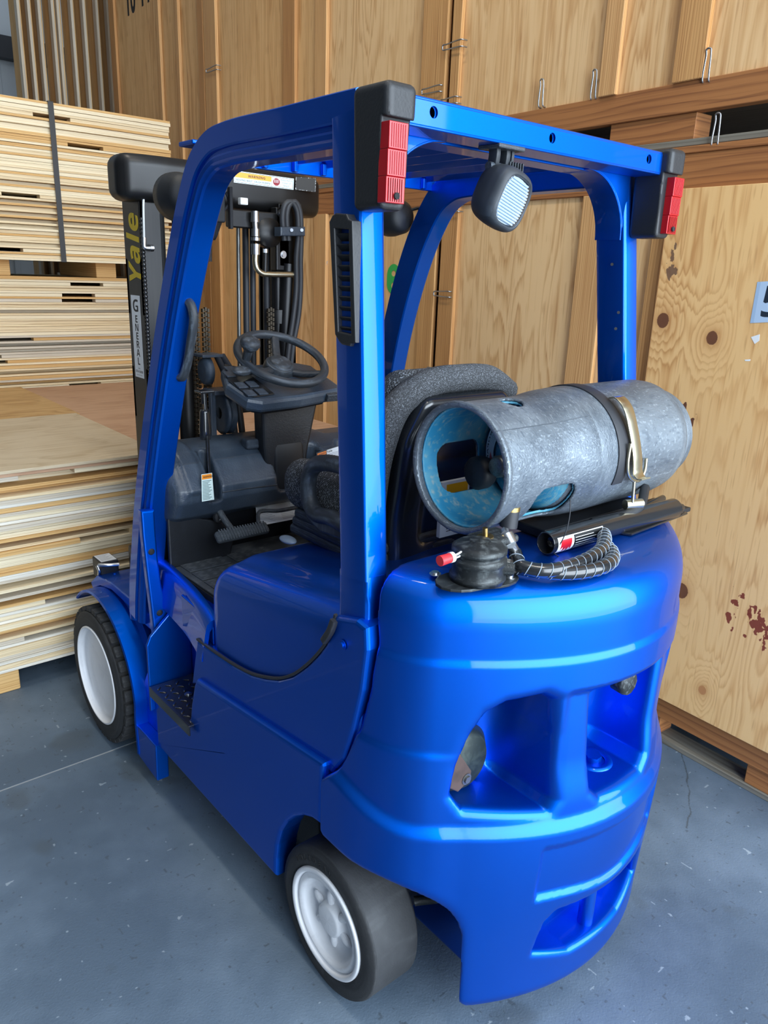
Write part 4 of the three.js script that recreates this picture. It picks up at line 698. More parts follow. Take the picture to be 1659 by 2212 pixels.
// front lamps on the guard
{ const l = P('head_lamp', [T(lathe([[0, -0.045], [0.035, -0.042], [0.052, -0.025], [0.06, 0.02], [0.06, 0.045], [0, 0.05]], 'x', 32), 0.855, 1.925, 0.365), tube([V(0.82, 1.95, 0.395), V(0.80, 1.955, 0.42), V(0.8, 1.91, 0.44), V(0.815, 1.86, 0.445)], 0.005, 20, 6)], M.housing);
  const k = P('head_lamp', [T(lathe([[0, -0.05], [0.04, -0.047], [0.058, -0.03], [0.066, 0.02], [0.066, 0.05], [0, 0.055]], 'x', 32), 0.955, 1.935, -0.36)], M.housing);
  P('lamp_box', [box(0.82, 0.90, 1.865, 1.955, -0.345, -0.295, 0.006), box(0.815, 0.83, 1.85, 1.96, -0.285, -0.275, 0.002)], M.housing, k);
  P('connector', [T(lathe([[0.0, 0], [0.014, 0], [0.02, 0.01], [0.034, 0.045], [0.034, 0.05], [0, 0.05]], 'y', 4).rotateY(Math.PI / 4), 0.85, 1.818, -0.33), cyl(V(0.85, 1.825, -0.335), V(0.85, 1.76, -0.335), 0.009, 0.007, 12), tube([V(0.85, 1.95, -0.33), V(0.835, 1.96, -0.30), V(0.83, 1.92, -0.28), V(0.835, 1.89, -0.30)], 0.004, 20, 6)], M.black, k); }
// grab handle
P('grab_handle', tube([onZ(360, 660, -0.43), onZ(392, 652, -0.425), onZ(410, 655, -0.42), onZ(418, 685, -0.415), onZ(412, 740, -0.415), onZ(402, 795, -0.415), onZ(393, 815, -0.42), onZ(380, 808, -0.425), onZ(358, 790, -0.43)], 0.0135, 50, 12), M.rubberSeat);
// lower covers of the front legs: they face the rear
{ const LX = 0.972, q = [[305, 1105], [334, 1102], [337, 1150], [342, 1210], [350, 1265], [360, 1305], [373, 1334], [391, 1357], [362, 1366], [334, 1373], [328, 1320], [318, 1240], [309, 1160]].map(([px, py]) => { const p = onX(px, py, LX); return [p.z, p.y]; });
  const [a] = both('leg_cover', plateX(q, LX, LX + 0.03, 0.006, [], 3), M.blue);
  for (const [px, py] of [[327, 1192], [345, 1324]]) { const p = onX(px, py, LX); P('cover_screw', T(lathe([[0.011, -0.001], [0.0105, 0.001], [0.006, 0.004], [0.0, 0.004]], 'x', 20).rotateY(Math.PI), LX, p.y, p.z), M.black, a); } }
both('leg_tube', tube([V(1.165, 0.575, -0.495), V(1.15, 0.7, -0.495), V(1.13, 0.82, -0.49)], 0.02, 16, 16), M.blue);

// --- cowl in front of the driver
{ const f = (x, y, z) => {
    const az = Math.abs(z); const prof = interp([[0.80, 1.10], [0.88, 1.085], [0.935, 1.02], [0.975, 0.955], [1.03, 0.925], [1.07, 0.925], [1.10, 0.945], [1.15, 0.985], [1.185, 1.02]], y);
    const low = z < -0.19 ? 0 : 1; const under = sstep(-0.24, -0.14, z) * sstep(0.96, 0.90, y) * 0.10;
    let d = (prof + under + 0.02 * sstep(0.04, 0.12, z) - x) * 0.8; d = smax(d, x - 1.19, 0.03); d = smax(d, az - 0.445, 0.05); d = smax(d, y - (1.19 - 0.015 * sstep(0, 0.3, z)), 0.06); d = Math.max(d, 0.80 - y);
    const rib = 0.012 * (sstep(-0.40, -0.385, z) * sstep(-0.325, -0.34, z)) * sstep(1.05, 1.07, y); d += -rib * 0.6;
    d = smax(d, -sdBox(x, y, z, 0.93, 1.13, -0.295, 0.10, 0.11, 0.016, 0.01), 0.012);           // slot of the lever
    d = smax(d, -sdBox(x, y, z, 0.93, 1.15, 0.045, 0.09, 0.13, 0.105, 0.03), 0.02);               // seat of the column
    d = smax(d, -sdBox(x, y, z, 0.96, 1.13, 0.33, 0.05, 0.045, 0.1, 0.015), 0.015);              // open tray on the right
    d = smax(d, -sdBox(x, y, z, 1.12, 1.19, 0.33, 0.05, 0.03, 0.11, 0.012), 0.012);
    return d; };
  const cowl = P('cowl', solid(f, [0.86, 0.79, -0.47], [1.22, 1.22, 0.47], 0.0085), M.plastic); cowl.userData.label = 'black plastic cowl around the steering column';
  P('cowl_seam', tube([onZ(338, 1042, -0.447), V(0.932, 1.058, -0.40), V(0.926, 1.055, -0.34), V(0.926, 1.05, -0.31)], 0.003, 24, 6), M.rubberSeat, cowl);
  P('cowl_seam', tube([V(0.927, 1.05, -0.275), V(0.926, 1.05, -0.2), V(0.925, 1.045, -0.07)], 0.003, 16, 6), M.rubberSeat, cowl);
  P('fuse_panel', plateX([[-0.44, 0.80], [-0.22, 0.80], [-0.2, 0.87], [-0.25, 0.93], [-0.44, 0.99]], 0.985, 1.0, 0.006), M.black, cowl);
  P('key_switch', [T(lathe([[0.02, 0], [0.02, 0.012], [0.014, 0.016], [0, 0.016]], 'x', 20).rotateY(Math.PI), 0.972, 0.955, -0.27)], M.black, cowl);
  { const g = new TextGeometry('7', { font: fontBold, size: 0.016, depth: 0.0008, curveSegments: 3, bevelEnabled: false }); g.translate(-0.006, -0.008, 0); g.rotateY(-Math.PI / 2); P('key_number', g.translate(0.9555, 0.955, -0.27), M.whitePlastic, cowl); }
  P('warning_label', sheet(V(0.916, 1.123, -0.352), V(0.916, 1.123, -0.315), V(0.913, 1.035, -0.312), V(0.913, 1.035, -0.355)), decalMat(canvasTex(96, 192, (x, w, h) => { x.fillStyle = '#cfe0dc'; x.fillRect(0, 0, w, h); x.fillStyle = '#e88a1c'; x.fillRect(4, 4, w - 8, 34); x.fillStyle = '#111'; x.font = 'bold 17px sans-serif'; x.fillText('⚠ WARNING', 4, 28); x.fillStyle = '#3c5a58'; for (let i = 0; i < 14; i++) x.fillRect(8, 48 + i * 10, 78 - (i * 13) % 30, 4); })), cowl).userData.label = 'orange and white warning label';
  P('data_plate', sheet(V(0.935, 1.135, 0.10), V(0.935, 1.155, 0.235), V(0.926, 1.06, 0.235), V(0.926, 1.04, 0.10)), decalMat(canvasTex(320, 224, (x, w, h) => { x.fillStyle = '#20242a'; x.fillRect(0, 0, w, h); x.fillStyle = '#e0761c'; x.fillRect(10, 10, 90, 26); x.fillStyle = '#111'; x.font = 'bold 15px sans-serif'; x.fillText('⚠ WARNING', 12, 29); x.fillStyle = '#d6dde4'; x.fillRect(106, 6, 208, 110); x.fillStyle = '#111'; x.font = 'bold 26px sans-serif'; x.fillText('Yale', 110, 32); x.fillStyle = '#667'; for (let i = 0; i < 6; i++) x.fillRect(112, 44 + i * 11, 190 - (i * 37) % 60, 3); x.fillStyle = '#c9ced6'; for (let i = 0; i < 15; i++) x.fillRect(i < 6 ? 50 : 12, 46 + i * 11, 84 - (i * 23) % 30 - (i < 6 ? 38 : 0), 3); x.beginPath(); x.arc(28, 74, 16, 0, 7); x.fill(); x.beginPath(); x.arc(290, 150, 18, 0, 7); x.fill(); })), cowl).userData.label = 'black and white data plate';
  P('indicator', box(0.912, 0.925, 1.005, 1.022, 0.087, 0.105, 0.003), std({ color: rgb(0.03, 0.35, 0.2), roughness: 0.4 }), cowl);
}
// --- steering column, instrument pod, wheel
{ const col = P('steering_column', sweep(spline([V(1.0, 1.02, 0.0), V(1.005, 1.14, 0.0), V(1.03, 1.26, 0.0), V(1.04, 1.36, 0.0)], 20), rectProfile(0.055, 0.062, 0.014), V(0, 0, 1), 40), M.black);
  P('column_cover', plateX([[-0.085, 1.04], [0.06, 1.04], [0.085, 1.16], [0.13, 1.35], [-0.105, 1.35], [-0.1, 1.17]], 0.955, 1.02, 0.012, [], 3), M.black, col);
  P('tilt_lever', [box(0.99, 1.04, 1.16, 1.195, -0.145, -0.08, 0.012, 3)], M.plastic, col);
  const th = 0.33, tilt = (g) => g.rotateZ(th).translate(1.005, 1.36, 0);
  // pod: tray with a raised rim, tilted towards the driver
  const podShape = [[-0.15, -0.02], [-0.125, 0.15], [-0.10, 0.172], [0.07, 0.16], [0.1, 0.11], [0.1, -0.12], [0.08, -0.19], [-0.03, -0.232], [-0.135, -0.212], [-0.158, -0.17]];
  const pod = P('instrument_pod', [tilt(plateY(podShape, 0, 0.045, 0.012))], M.plastic);
  P('pod_base', tilt(plateY(podShape.map(([a, b]) => [a * 0.82 + 0.01, b * 0.8]), -0.03, 0.002, 0.012)), M.black, pod);
  P('switch_panel', tilt(plateY([[-0.135, -0.19], [-0.125, -0.11], [0.07, -0.125], [0.1, -0.17], [-0.02, -0.218], [-0.12, -0.205]], 0.046, 0.05, 0.001)), M.blackGloss, pod);
  for (const [a, b] of [[-0.115, -0.195], [-0.112, -0.152], [-0.06, -0.196], [-0.058, -0.155], [0.02, -0.195], [0.055, -0.172], [0.05, -0.14]]) P('switch_button', tilt(box(a - 0.019, a + 0.019, 0.05, 0.0555, b - 0.017, b + 0.017, 0.003)), M.plastic, pod);
  P('direction_lever', [tilt(T(new THREE.SphereGeometry(1, 20, 12).scale(0.02, 0.016, 0.034), -0.02, 0.082, -0.175)), tilt(cyl(V(-0.01, 0.07, -0.15), V(0.02, 0.06, -0.07), 0.009, 0.009, 10))], M.rubberSeat, pod);
  P('button_pair', tilt(box(-0.146, -0.126, 0.012, 0.038, 0.09, 0.14, 0.003)), M.rubberSeat, pod);
  const hubC = V(0.985, 1.452, 0), tw = (g) => g.rotateZ(0.47).translate(1.0, 1.46, 0);
  const rim = P('steering_wheel', tw(new THREE.TorusGeometry(0.15, 0.0145, 14, 64).rotateX(Math.PI / 2)), M.rubberSeat);
  P('wheel_hub', tw(T(lathe([[0.052, -0.075], [0.054, -0.02], [0.05, -0.004], [0.046, 0.0], [0.04, 0.001], [0.038, 0.008], [0.03, 0.013], [0, 0.016]], 'y', 40), 0, -0.02, 0)), M.rubberSeat, rim);
  for (const a of [0.35, 2.35, 4.3]) { const d = V(Math.cos(a), 0, Math.sin(a)); P('spoke', tw(sweep(spline([d.clone().multiplyScalar(0.04).add(V(0, -0.035, 0)), d.clone().multiplyScalar(0.08).add(V(0, -0.028, 0)), d.clone().multiplyScalar(0.12).add(V(0, -0.012, 0)), d.clone().multiplyScalar(0.15)], 12), rectProfile(0.009, 0.014, 0.006), V(-d.z, 0, d.x), 50)), M.rubberSeat, rim); }
  const ka = -1.85 + 0.0; const kp = V(Math.cos(ka + 0.2) * 0.145, 0, Math.sin(ka + 0.2) * 0.145);
  P('spinner_knob', [tw(T(lathe([[0, -0.01], [0.014, -0.01], [0.015, 0.03], [0.019, 0.036], [0.03, 0.048], [0.033, 0.058], [0.03, 0.07], [0.018, 0.077], [0, 0.079]], 'y', 28), kp.x, 0.012, kp.z))], M.rubberSeat, rim);
}
// hydraulic and brake levers
P('parking_lever', [sweep(spline([onZ(455, 1068, -0.29), onZ(450, 1000, -0.29), onZ(448, 950, -0.29), onZ(441, 850, -0.29)], 14), rectProfile(0.006, 0.005, 0.002)), T(lathe([[0.0, 0], [0.017, 0.002], [0.02, 0.03], [0.016, 0.09], [0.013, 0.1], [0, 0.1]], 'y', 20), onZ(444, 950, -0.29).x, onZ(444, 950, -0.29).y, -0.29), cyl(onZ(440, 872, -0.29), onZ(438, 848, -0.29), 0.008, 0.006, 10), box(0.955, 1.0, 1.368, 1.376, -0.325, -0.275, 0.003)], M.blackGloss);
// pedals
{ const q = P('brake_pedal', [box(-0.02, 0.02, -0.012, 0.012, -0.095, 0.095, 0.01, 3).rotateZ(0.75).translate(0.86, 0.925, -0.243)], M.mat); const r = []; for (let i = 0; i < 18; i++) r.push(box(-0.021, 0.021, 0.011, 0.0145, -0.084 + i * 0.0096, -0.079 + i * 0.0096, 0.001, 1).rotateZ(0.75).translate(0.86, 0.925, -0.243)); P('pedal_rib', r, M.mat, q);
  P('pedal_arm', [tube([V(0.87, 0.93, -0.27), V(0.95, 0.97, -0.27), V(1.02, 1.05, -0.27)], 0.011, 16, 8), tube([V(0.90, 0.93, -0.16), V(0.94, 0.955, -0.13), V(0.93, 0.95, -0.06), V(0.93, 0.95, 0.05)], 0.007, 20, 8)], M.mat, q);
  P('throttle_pedal', box(-0.09, 0.09, -0.008, 0.008, -0.03, 0.03, 0.006).rotateZ(0.6).translate(0.98, 0.88, 0.1), M.mat); }
P('toe_board', sweep([V(1.09, 0.80, -0.43), V(1.09, 0.80, 0.4)], [[0, 0], [0.02, 0], [0.1, 0.2], [0.08, 0.2]].map(([a, b]) => [a, b]), V(0, 1, 0), 20), M.black);
P('instruction_sheet', sheet(V(1.02, 0.99, -0.10), V(1.03, 0.985, 0.07), V(0.95, 0.90, 0.07), V(0.94, 0.905, -0.14)), decalMat(canvasTex(256, 160, (x, w, h) => { x.fillStyle = '#c3cbd2'; x.fillRect(0, 0, w, h); x.fillStyle = '#77828c'; for (let i = 0; i < 18; i++) { x.fillRect(10, 10 + i * 8, 100 - (i * 29) % 40, 2); x.fillRect(136, 10 + i * 8, 104 - (i * 17) % 50, 2); } })));

// --- seat
{ const SX = 0.235, f = (x, y, z) => { const zc = z - 0.02, t = (y - 1.0) * 0.14, hw = 0.245 - 0.045 * sstep(1.3, 1.5, y) - 0.03 * sstep(1.1, 1.0, y); return sdBox(x + t, y, zc, SX + 0.07, 1.25, 0, 0.055, 0.265, hw, 0.05); };
  const back = P('seat_back', solid(f, [0.05, 0.95, -0.28], [0.42, 1.54, 0.32], 0.0085), M.fabric); back.userData.label = 'dark woven seat back cushion';
  const rim = []; const loop = [[-0.205, 1.05], [-0.225, 1.2], [-0.22, 1.34], [-0.18, 1.45], [-0.09, 1.497], [0.02, 1.505], [0.13, 1.497], [0.215, 1.455]];
  P('cushion_roll', tube(loop.map(([z, y]) => V(SX + 0.015 - (y - 1.0) * 0.14, y - 0.012, z)), 0.036, 60, 14), M.fabric, back);
  const g = (x, y, z) => { const zc = z - 0.02, t = (y - 1.0) * 0.14, hw = 0.205 - 0.05 * sstep(1.33, 1.48, y) + 0.0 * y; const dish = 0.03 * Math.exp(-(zc * zc) / 0.018) * sstep(1.42, 1.28, y); let d = sdBox(x + t - dish, y, zc, SX - 0.005, 1.205, 0, 0.035 + 0.02 * sstep(1.15, 1.0, y), 0.255, hw, 0.03); d = smax(d, -sdBox(x + t, y, zc, SX - 0.05, 1.16, 0.02, 0.04, 0.11, 0.12, 0.03), 0.02); return d; };
  P('seat_shell', solid(g, [0.08, 0.9, -0.25], [0.34, 1.49, 0.29], 0.007), M.seatShell, back);
  const c = (x, y, z) => { const zc = z - 0.01; let d = sdBox(x, y, zc, 0.46, 1.135, 0, 0.215, 0.068, 0.225, 0.06); return d - 0.012 * Math.exp(-Math.pow((Math.abs(zc) - 0.2) / 0.05, 2)); };
  P('seat_cushion', solid(c, [0.22, 1.04, -0.27], [0.71, 1.23, 0.29], 0.008), M.fabric, back);
  for (let i = 0; i < 3; i++) P('bellows_fold', box(0.2, 0.63 - i * 0.012, 0.985 + i * 0.027, 1.018 + i * 0.027, -0.215, 0.235, 0.014, 3), M.rubberSeat, back);
  // hip restraint
  P('hip_restraint', tube([onZ(770, 1150, -0.25), onZ(720, 1120, -0.25), onZ(682, 1108, -0.25), onZ(668, 1080, -0.25), onZ(668, 1030, -0.25), onZ(680, 1006, -0.25), onZ(705, 1000, -0.25), onZ(760, 1012, -0.25)], 0.023, 50, 14), M.rubberSeat, back);
  P('hip_panel', plateZ(zs([[660, 1070], [672, 1100], [700, 1118], [760, 1128], [790, 1180], [700, 1150], [668, 1120]], -0.25), -0.262, -0.235, 0.008), M.rubberSeat, back);
  for (const [z, w] of [[0.0, 0.016], [0.055, 0.008]]) { const e = new THREE.SphereGeometry(1, 12, 8).scale(0.012, 0.007, w); P('worn_foam', e.translate(SX - 0.055 - 0.0, 1.52, z), M.foam, back); }
  P('adjuster_knob', [T(new THREE.SphereGeometry(1, 20, 12).scale(0.035, 0.01, 0.02), onY(622, 1168, 0.995).x, 0.998, onY(622, 1168, 0.995).z)], M.greyPlastic, back);
}
{ const t = thing('operator_manual', 'yellow and white booklet tucked in the pocket behind the seat', 'booklet', [0.125, 1.09, -0.03], 0); const g = box(-0.006, 0.006, 0, 0.15, -0.05, 0.05, 0.001, 1); mesh('pages', g, M.whitePlastic, t);
  mesh('cover', sheet(V(-0.0065, 0.15, -0.05), V(-0.0065, 0.15, 0.05), V(-0.0065, 0, 0.05), V(-0.0065, 0, -0.05)), decalMat(canvasTex(128, 192, (x, w, h) => { x.fillStyle = '#c9d2da'; x.fillRect(0, 0, w, h); x.fillStyle = '#d8a514'; x.fillRect(20, 10, 100, 120); x.fillStyle = '#fff'; x.fillRect(60, 60, 40, 36); x.fillStyle = '#444'; for (let i = 0; i < 5; i++) x.fillRect(30, 140 + i * 8, 70, 3); })), t); }

// --- mast
{ const left = [], ML = -0.31, y1 = 1.95;
  const mast = P('mast', [box(1.38, 1.52, 0.1, y1, ML, ML + 0.016, 0.003, 1), box(1.38, 1.398, 0.1, y1, ML, ML + 0.075, 0.003, 1), box(1.5, 1.52, 0.1, y1, ML, ML + 0.075, 0.003, 1)], M.mast);
  P('mast_channel', mirrorZ(join([box(1.38, 1.52, 0.1, y1, ML, ML + 0.016, 0.003, 1), box(1.38, 1.398, 0.1, y1, ML, ML + 0.075, 0.003, 1), box(1.5, 1.52, 0.1, y1, ML, ML + 0.075, 0.003, 1)])), M.mast, mast);
  both('inner_channel', [box(1.405, 1.495, 0.2, 1.93, ML + 0.02, ML + 0.036, 0.002, 1), box(1.405, 1.418, 0.2, 1.93, ML + 0.02, ML + 0.10, 0.002, 1), box(1.482, 1.495, 0.2, 1.93, ML + 0.02, ML + 0.1, 0.002, 1)], M.mast, mast);
  // weld bead down the rear edge
  { const g = []; for (let y = 0.9; y < 1.9; y += 0.013) g.push(new THREE.SphereGeometry(0.0075, 6, 4).scale(0.7, 1.1, 1).translate(1.376, y, ML + 0.006)); P('weld_bead', g, M.blackGloss, mast); }
  const cb = (x, y, z) => { const az = Math.abs(z); const c = 1.40 + 1.3 * Math.pow(Math.max(0, az - 0.22), 2); let d = sdBox(x, y, z, c, 2.015, 0.035, 0.062, 0.073, 0.41, 0.038); return smax(d, -sdBox(x, y, z, 1.47, 1.93, 0, 0.07, 0.06, 0.3, 0.02), 0.01); };
  P('top_crossmember', solid(cb, [1.31, 1.9, -0.42], [1.56, 2.12, 0.48], 0.008), M.mast, mast);
  P('lower_crossmember', [box(1.36, 1.42, 0.75, 0.9, -0.3, 0.3, 0.006), box(1.42, 1.52, 1.2, 1.26, -0.22, 0.22, 0.006)], M.mast, mast);
  P('warning_decal', sheet(onX(505, 368, 1.3365), onX(635, 386, 1.3365), onX(634, 410, 1.3365), onX(505, 394, 1.3365)), decalMat(canvasTex(512, 104, (x, w, h) => { x.fillStyle = '#d5e2e4'; x.fillRect(0, 0, w, h); x.strokeStyle = '#30383c'; x.lineWidth = 3; x.strokeRect(7, 7, w - 14, h - 14); x.fillStyle = '#f0a23a'; x.fillRect(10, 10, 304, 46); x.fillStyle = '#1a1a1a'; x.font = 'bold 30px sans-serif'; x.fillText('⚠ WARNING', 96, 44); x.font = 'bold 24px sans-serif'; x.fillStyle = '#4a5a60'; x.fillText('MOVING MAST · CRUSH POINTS!', 18, 84, 290); x.fillRect(316, 8, 2, 88); x.fillStyle = '#8a1c2a'; x.beginPath(); x.ellipse(358, 52, 30, 34, 0, 0, 7); x.fill(); x.fillStyle = '#d5e2e4'; for (let i = 0; i < 4; i++) x.fillRect(338 + i * 11, 30, 4, 30); x.fillStyle = '#56666c'; x.font = '22px sans-serif'; x.fillText('Keep Hands', 396, 34, 106); x.fillText('Clear of', 410, 60); x.fillText('Mast!', 420, 86); })), mast).userData.label = 'orange and white crush hazard decal';
  P('decal_remains', sheet(onX(639, 382, 1.3365), onX(683, 385, 1.3365), onX(682, 415, 1.3365), onX(638, 410, 1.3365)), decalMat(canvasTex(128, 96, (x, w, h) => { x.fillStyle = '#242424'; x.fillRect(0, 0, w, h); x.fillStyle = '#b9bcbd'; for (let i = 0; i < 60; i++) { const a = hash2(i, 3, 1) * w, b = hash2(i, 5, 2); const e = i % 3; x.fillRect(e === 0 ? a : e === 1 ? 0 : w - 5, e === 0 ? (b > 0.5 ? 0 : h - 5) : b * h, 1 + 4 * hash2(i, 7, 3), 1 + 5 * hash2(i, 9, 4)); } })), mast);
  // lettering on the left upright
  const txt = new TextGeometry('Yale', { font: fontBold, size: 0.118, depth: 0.001, curveSegments: 6, bevelEnabled: false });
  txt.applyMatrix4(new THREE.Matrix4().makeShear(0, 0, 0.2, 0, 0, 0)); txt.computeBoundingBox(); txt.translate(0, -0.01, 0);
  txt.scale(0.9, 0.82, 1);
  { const b0 = onZ(291, 608, ML - 0.0005), top = onZ(276, 460, ML - 0.0005); const m = new THREE.Matrix4().makeBasis(V(0, 1, 0), V(1, 0, 0), V(0, 0, -1)); txt.applyMatrix4(m); txt.computeBoundingBox(); const k = (top.y - b0.y) / (txt.boundingBox.max.y - txt.boundingBox.min.y); txt.scale(1, k, 1); txt.computeBoundingBox(); txt.translate(1.402, b0.y - txt.boundingBox.min.y, ML - 0.0002); }
  P('lettering', txt, M.yellow, mast).userData.label = 'yellow lettering';
  { const a = onZ(275, 636, ML), b = onZ(291, 812, ML); const xl = 1.49, xr = 1.415; const y0 = onZ(296, 800, ML).y;
    P('dealer_sticker', sheet(V(xl, a.y, ML - 0.0008), V(xr, a.y, ML - 0.0008), V(xr, b.y, ML - 0.0008), V(xl, b.y, ML - 0.0008)), decalMat(canvasTex(128, 640, (x, w, h) => { x.fillStyle = '#eef1f4'; x.fillRect(0, 0, w, h); x.fillStyle = '#10141a'; x.textAlign = 'center'; x.font = 'bold 130px sans-serif'; x.fillText('G', w / 2, 124); x.fillStyle = '#eef1f4'; x.fillRect(w / 2, 72, 50, 5); x.fillStyle = '#10141a'; x.font = 'bold 78px sans-serif'; 'ENERAL'.split('').forEach((c, i) => x.fillText(c, w / 2, 208 + i * 66)); x.font = 'bold 12px sans-serif'; x.fillText('(716)', w / 2, 572); x.font = 'bold 26px sans-serif'; x.fillText('876-5000', w / 2, 602, 120); x.font = '9px sans-serif'; x.fillText('INDUSTRIAL TRUCKS', w / 2, 624, 116); })), mast).userData.label = 'white sticker with black lettering'; }
  // lift cylinders, chains, hoses, fittings
  for (const z of [-0.185, 0.2]) P('lift_cylinder', [cyl(V(1.33, 0.45, z), V(1.34, 1.55, z), 0.032, 0.032, 24), cyl(V(1.34, 1.55, z), V(1.34, 1.60, z), 0.042, 0.042, 24), cyl(V(1.34, 1.6, z), V(1.345, 1.94, z), 0.021, 0.021, 20)], M.mast, mast);
  const chain = (x, z, y0, y1) => { const g = []; for (let y = y0, i = 0; y < y1; y += 0.0165, i++) { g.push(box(x - 0.006, x + 0.006, y, y + 0.0125, z - 0.013, z - 0.006), box(x - 0.006, x + 0.006, y + 0.004, y + 0.017, z - 0.0035, z + 0.0035), box(x - 0.006, x + 0.006, y, y + 0.0125, z + 0.006, z + 0.013)); } return P('lift_chain', g, M.chain, mast); };
  chain(1.295, -0.165, 0.62, 1.7); chain(1.29, -0.128, 0.62, 1.6); chain(1.19, -0.12, 0.9, 1.33); chain(1.295, 0.14, 0.62, 1.6);
  P('hose_sheave', [T(lathe([[0.02, -0.02], [0.06, -0.02], [0.075, -0.012], [0.06, -0.004], [0.06, 0.004], [0.075, 0.012], [0.06, 0.02], [0.02, 0.02]], 'z', 36), 1.17, 1.26, -0.13), T(lathe([[0.0, -0.025], [0.03, -0.025], [0.045, -0.018], [0.05, 0], [0.03, 0.01], [0, 0.01]], 'z', 30), 1.22, 1.40, -0.16), box(1.12, 1.21, 1.33, 1.345, -0.19, -0.09, 0.003), box(1.18, 1.25, 1.45, 1.46, -0.2, -0.12, 0.003), box(1.14, 1.16, 0.95, 1.34, -0.195, -0.175, 0.003)], M.plastic, mast);
  for (const k of [0, 1]) P('mast_hose', tube([V(1.2, 0.9, -0.06 + k * 0.03), V(1.22, 1.2, -0.065 + k * 0.03), V(1.24, 1.38, -0.085 + k * 0.03), V(1.23, 1.45, -0.12 + k * 0.02)], 0.012, 30, 10), M.hose, mast);
  // right upright: hose loop over the upper sheave
  const HX = 1.27;
  for (const k of [0, 1]) { const o = k * 9; P('mast_hose', tube([onX(614 + o, 520, HX), onX(610 + o, 465, HX), onX(616 + o, 442, HX), onX(628 + o, 436, HX), onX(640 + o * 0.7, 452, HX), onX(644 + o * 0.7, 500, HX), onX(640 + o, 560, HX), onX(640 + o, 620, HX), onX(634 + o * 1.2, 680, HX), onX(625 + o, 740, HX), onX(618 + o, 800, HX)], 0.0105, 70, 10), M.hose, mast); }
  P('hose_clamp', [plateX([onX(602, 490, HX - 0.012), onX(655, 490, HX - 0.012), onX(655, 510, HX - 0.012), onX(602, 510, HX - 0.012)].map((p) => [p.z, p.y]), HX - 0.026, HX + 0.02, 0.004)], M.plastic, mast);
  for (const px of [630, 652]) P('clamp_screw', cyl(onX(px, 497, HX - 0.0265), onX(px, 497, HX - 0.033), 0.006, 0.006, 12), M.steel, mast);
  P('sheave_bracket', [plateX([onX(602, 440, 1.3), onX(652, 440, 1.3), onX(650, 580, 1.3), onX(604, 575, 1.3)].map((p) => [p.z, p.y]), 1.3, 1.315, 0.003)], M.mast, mast);
  boltAt(onX(608, 462, 1.299), V(-1, 0, 0), 0.011, M.steel, mast, 'sheave_bolt'); boltAt(onX(612, 550, 1.299), V(-1, 0, 0), 0.009, M.steel, mast, 'bracket_bolt');
  P('mast_tube', cyl(onX(622, 570, 1.31), onX(612, 800, 1.31), 0.026, 0.026, 20), M.mast, mast);
  { const X = 1.28, p = (a, b) => onX(a, b, X); const hex = (a, b, r) => cyl(a, b, r, r, 6);
    P('hydraulic_fitting', [cyl(p(551, 456), p(551, 480), 0.0135, 0.0155, 20), cyl(p(551, 480), p(552, 494), 0.010, 0.010, 16), hex(p(552, 494), p(552, 511), 0.0155), hex(p(552, 513), p(552, 520), 0.0185), hex(p(552, 527), p(552, 533), 0.0185), hex(p(552, 533), p(552, 550), 0.0175), hex(p(573, 538), p(573, 546), 0.011)], M.steel, mast);
    P('hydraulic_pipe', tube([p(552, 550), p(552, 568), p(556, 582), p(566, 590), p(580, 592), p(640, 593)], 0.0105, 40, 12), M.zinc, mast);
    P('valve_block', [T(lathe([[0, -0.02], [0.05, -0.02], [0.052, 0.02], [0, 0.022]], 'x', 28), 1.31, 1.87, 0.14), box(1.3, 1.34, 1.74, 1.96, 0.17, 0.23, 0.006), box(1.3, 1.33, 1.88, 1.94, -0.02, 0.2, 0.006)], M.mast, mast);
    P('hydraulic_pipe', cyl(p(573, 546), p(572, 590), 0.009, 0.009, 12), M.mast, mast);
    P('bright_rail', cyl(onX(514, 455, 1.36), onX(517, 800, 1.36), 0.007, 0.007, 10), M.dullSteel, mast);
    for (const [a, b, r] of [[530, 534, 0.012], [545, 548, 0.011], [575, 578, 0.014], [592, 594, 0.014]]) P('mast_hose', cyl(onX(a, 480, 1.38), onX(b, 830, 1.38), r, r, 12), M.hose, mast);
    P('quick_coupling', [cyl(onX(620, 935, 1.2), onX(620, 905, 1.2), 0.012, 0.01, 14), cyl(onX(629, 932, 1.2), onX(629, 898, 1.2), 0.012, 0.01, 14)], M.steel, mast);
    P('cable_tag', box(1.28, 1.3, 1.955, 1.978, 0.015, 0.045, 0.003), M.whitePlastic, mast); }
  // left upright: thin steel line and elbow
  { const X = 1.365, p = (a, b) => onX(a, b, X); P('hydraulic_line', tube([p(352, 414), p(328, 416), p(312, 418), p(310, 430), p(311, 515)], 0.004, 30, 8), M.whitePlastic, mast); P('line_elbow', [cyl(p(311, 513), p(311, 526), 0.009, 0.009, 6), tube([p(311, 526), p(312, 534), p(318, 536), p(326, 536)], 0.008, 12, 8), cyl(p(324, 536), p(331, 536), 0.011, 0.011, 6)], M.steel, mast);
    P('slide_housing', [box(1.34, 1.4, 1.80, 1.93, -0.19, -0.10, 0.008), box(1.32, 1.39, 1.77, 1.80, -0.195, -0.12, 0.006), box(1.34, 1.40, 1.55, 1.76, -0.2, -0.15, 0.008)], M.mast, mast); }
  P('fork_carriage', [box(1.56, 1.61, 0.12, 0.2, -0.4, 0.4, 0.008), box(1.56, 1.61, 0.5, 0.58, -0.4, 0.4, 0.008), box(1.53, 1.56, 0.1, 0.6, -0.27, -0.2, 0.004), box(1.53, 1.56, 0.1, 0.6, 0.2, 0.27, 0.004)], M.mast, mast);
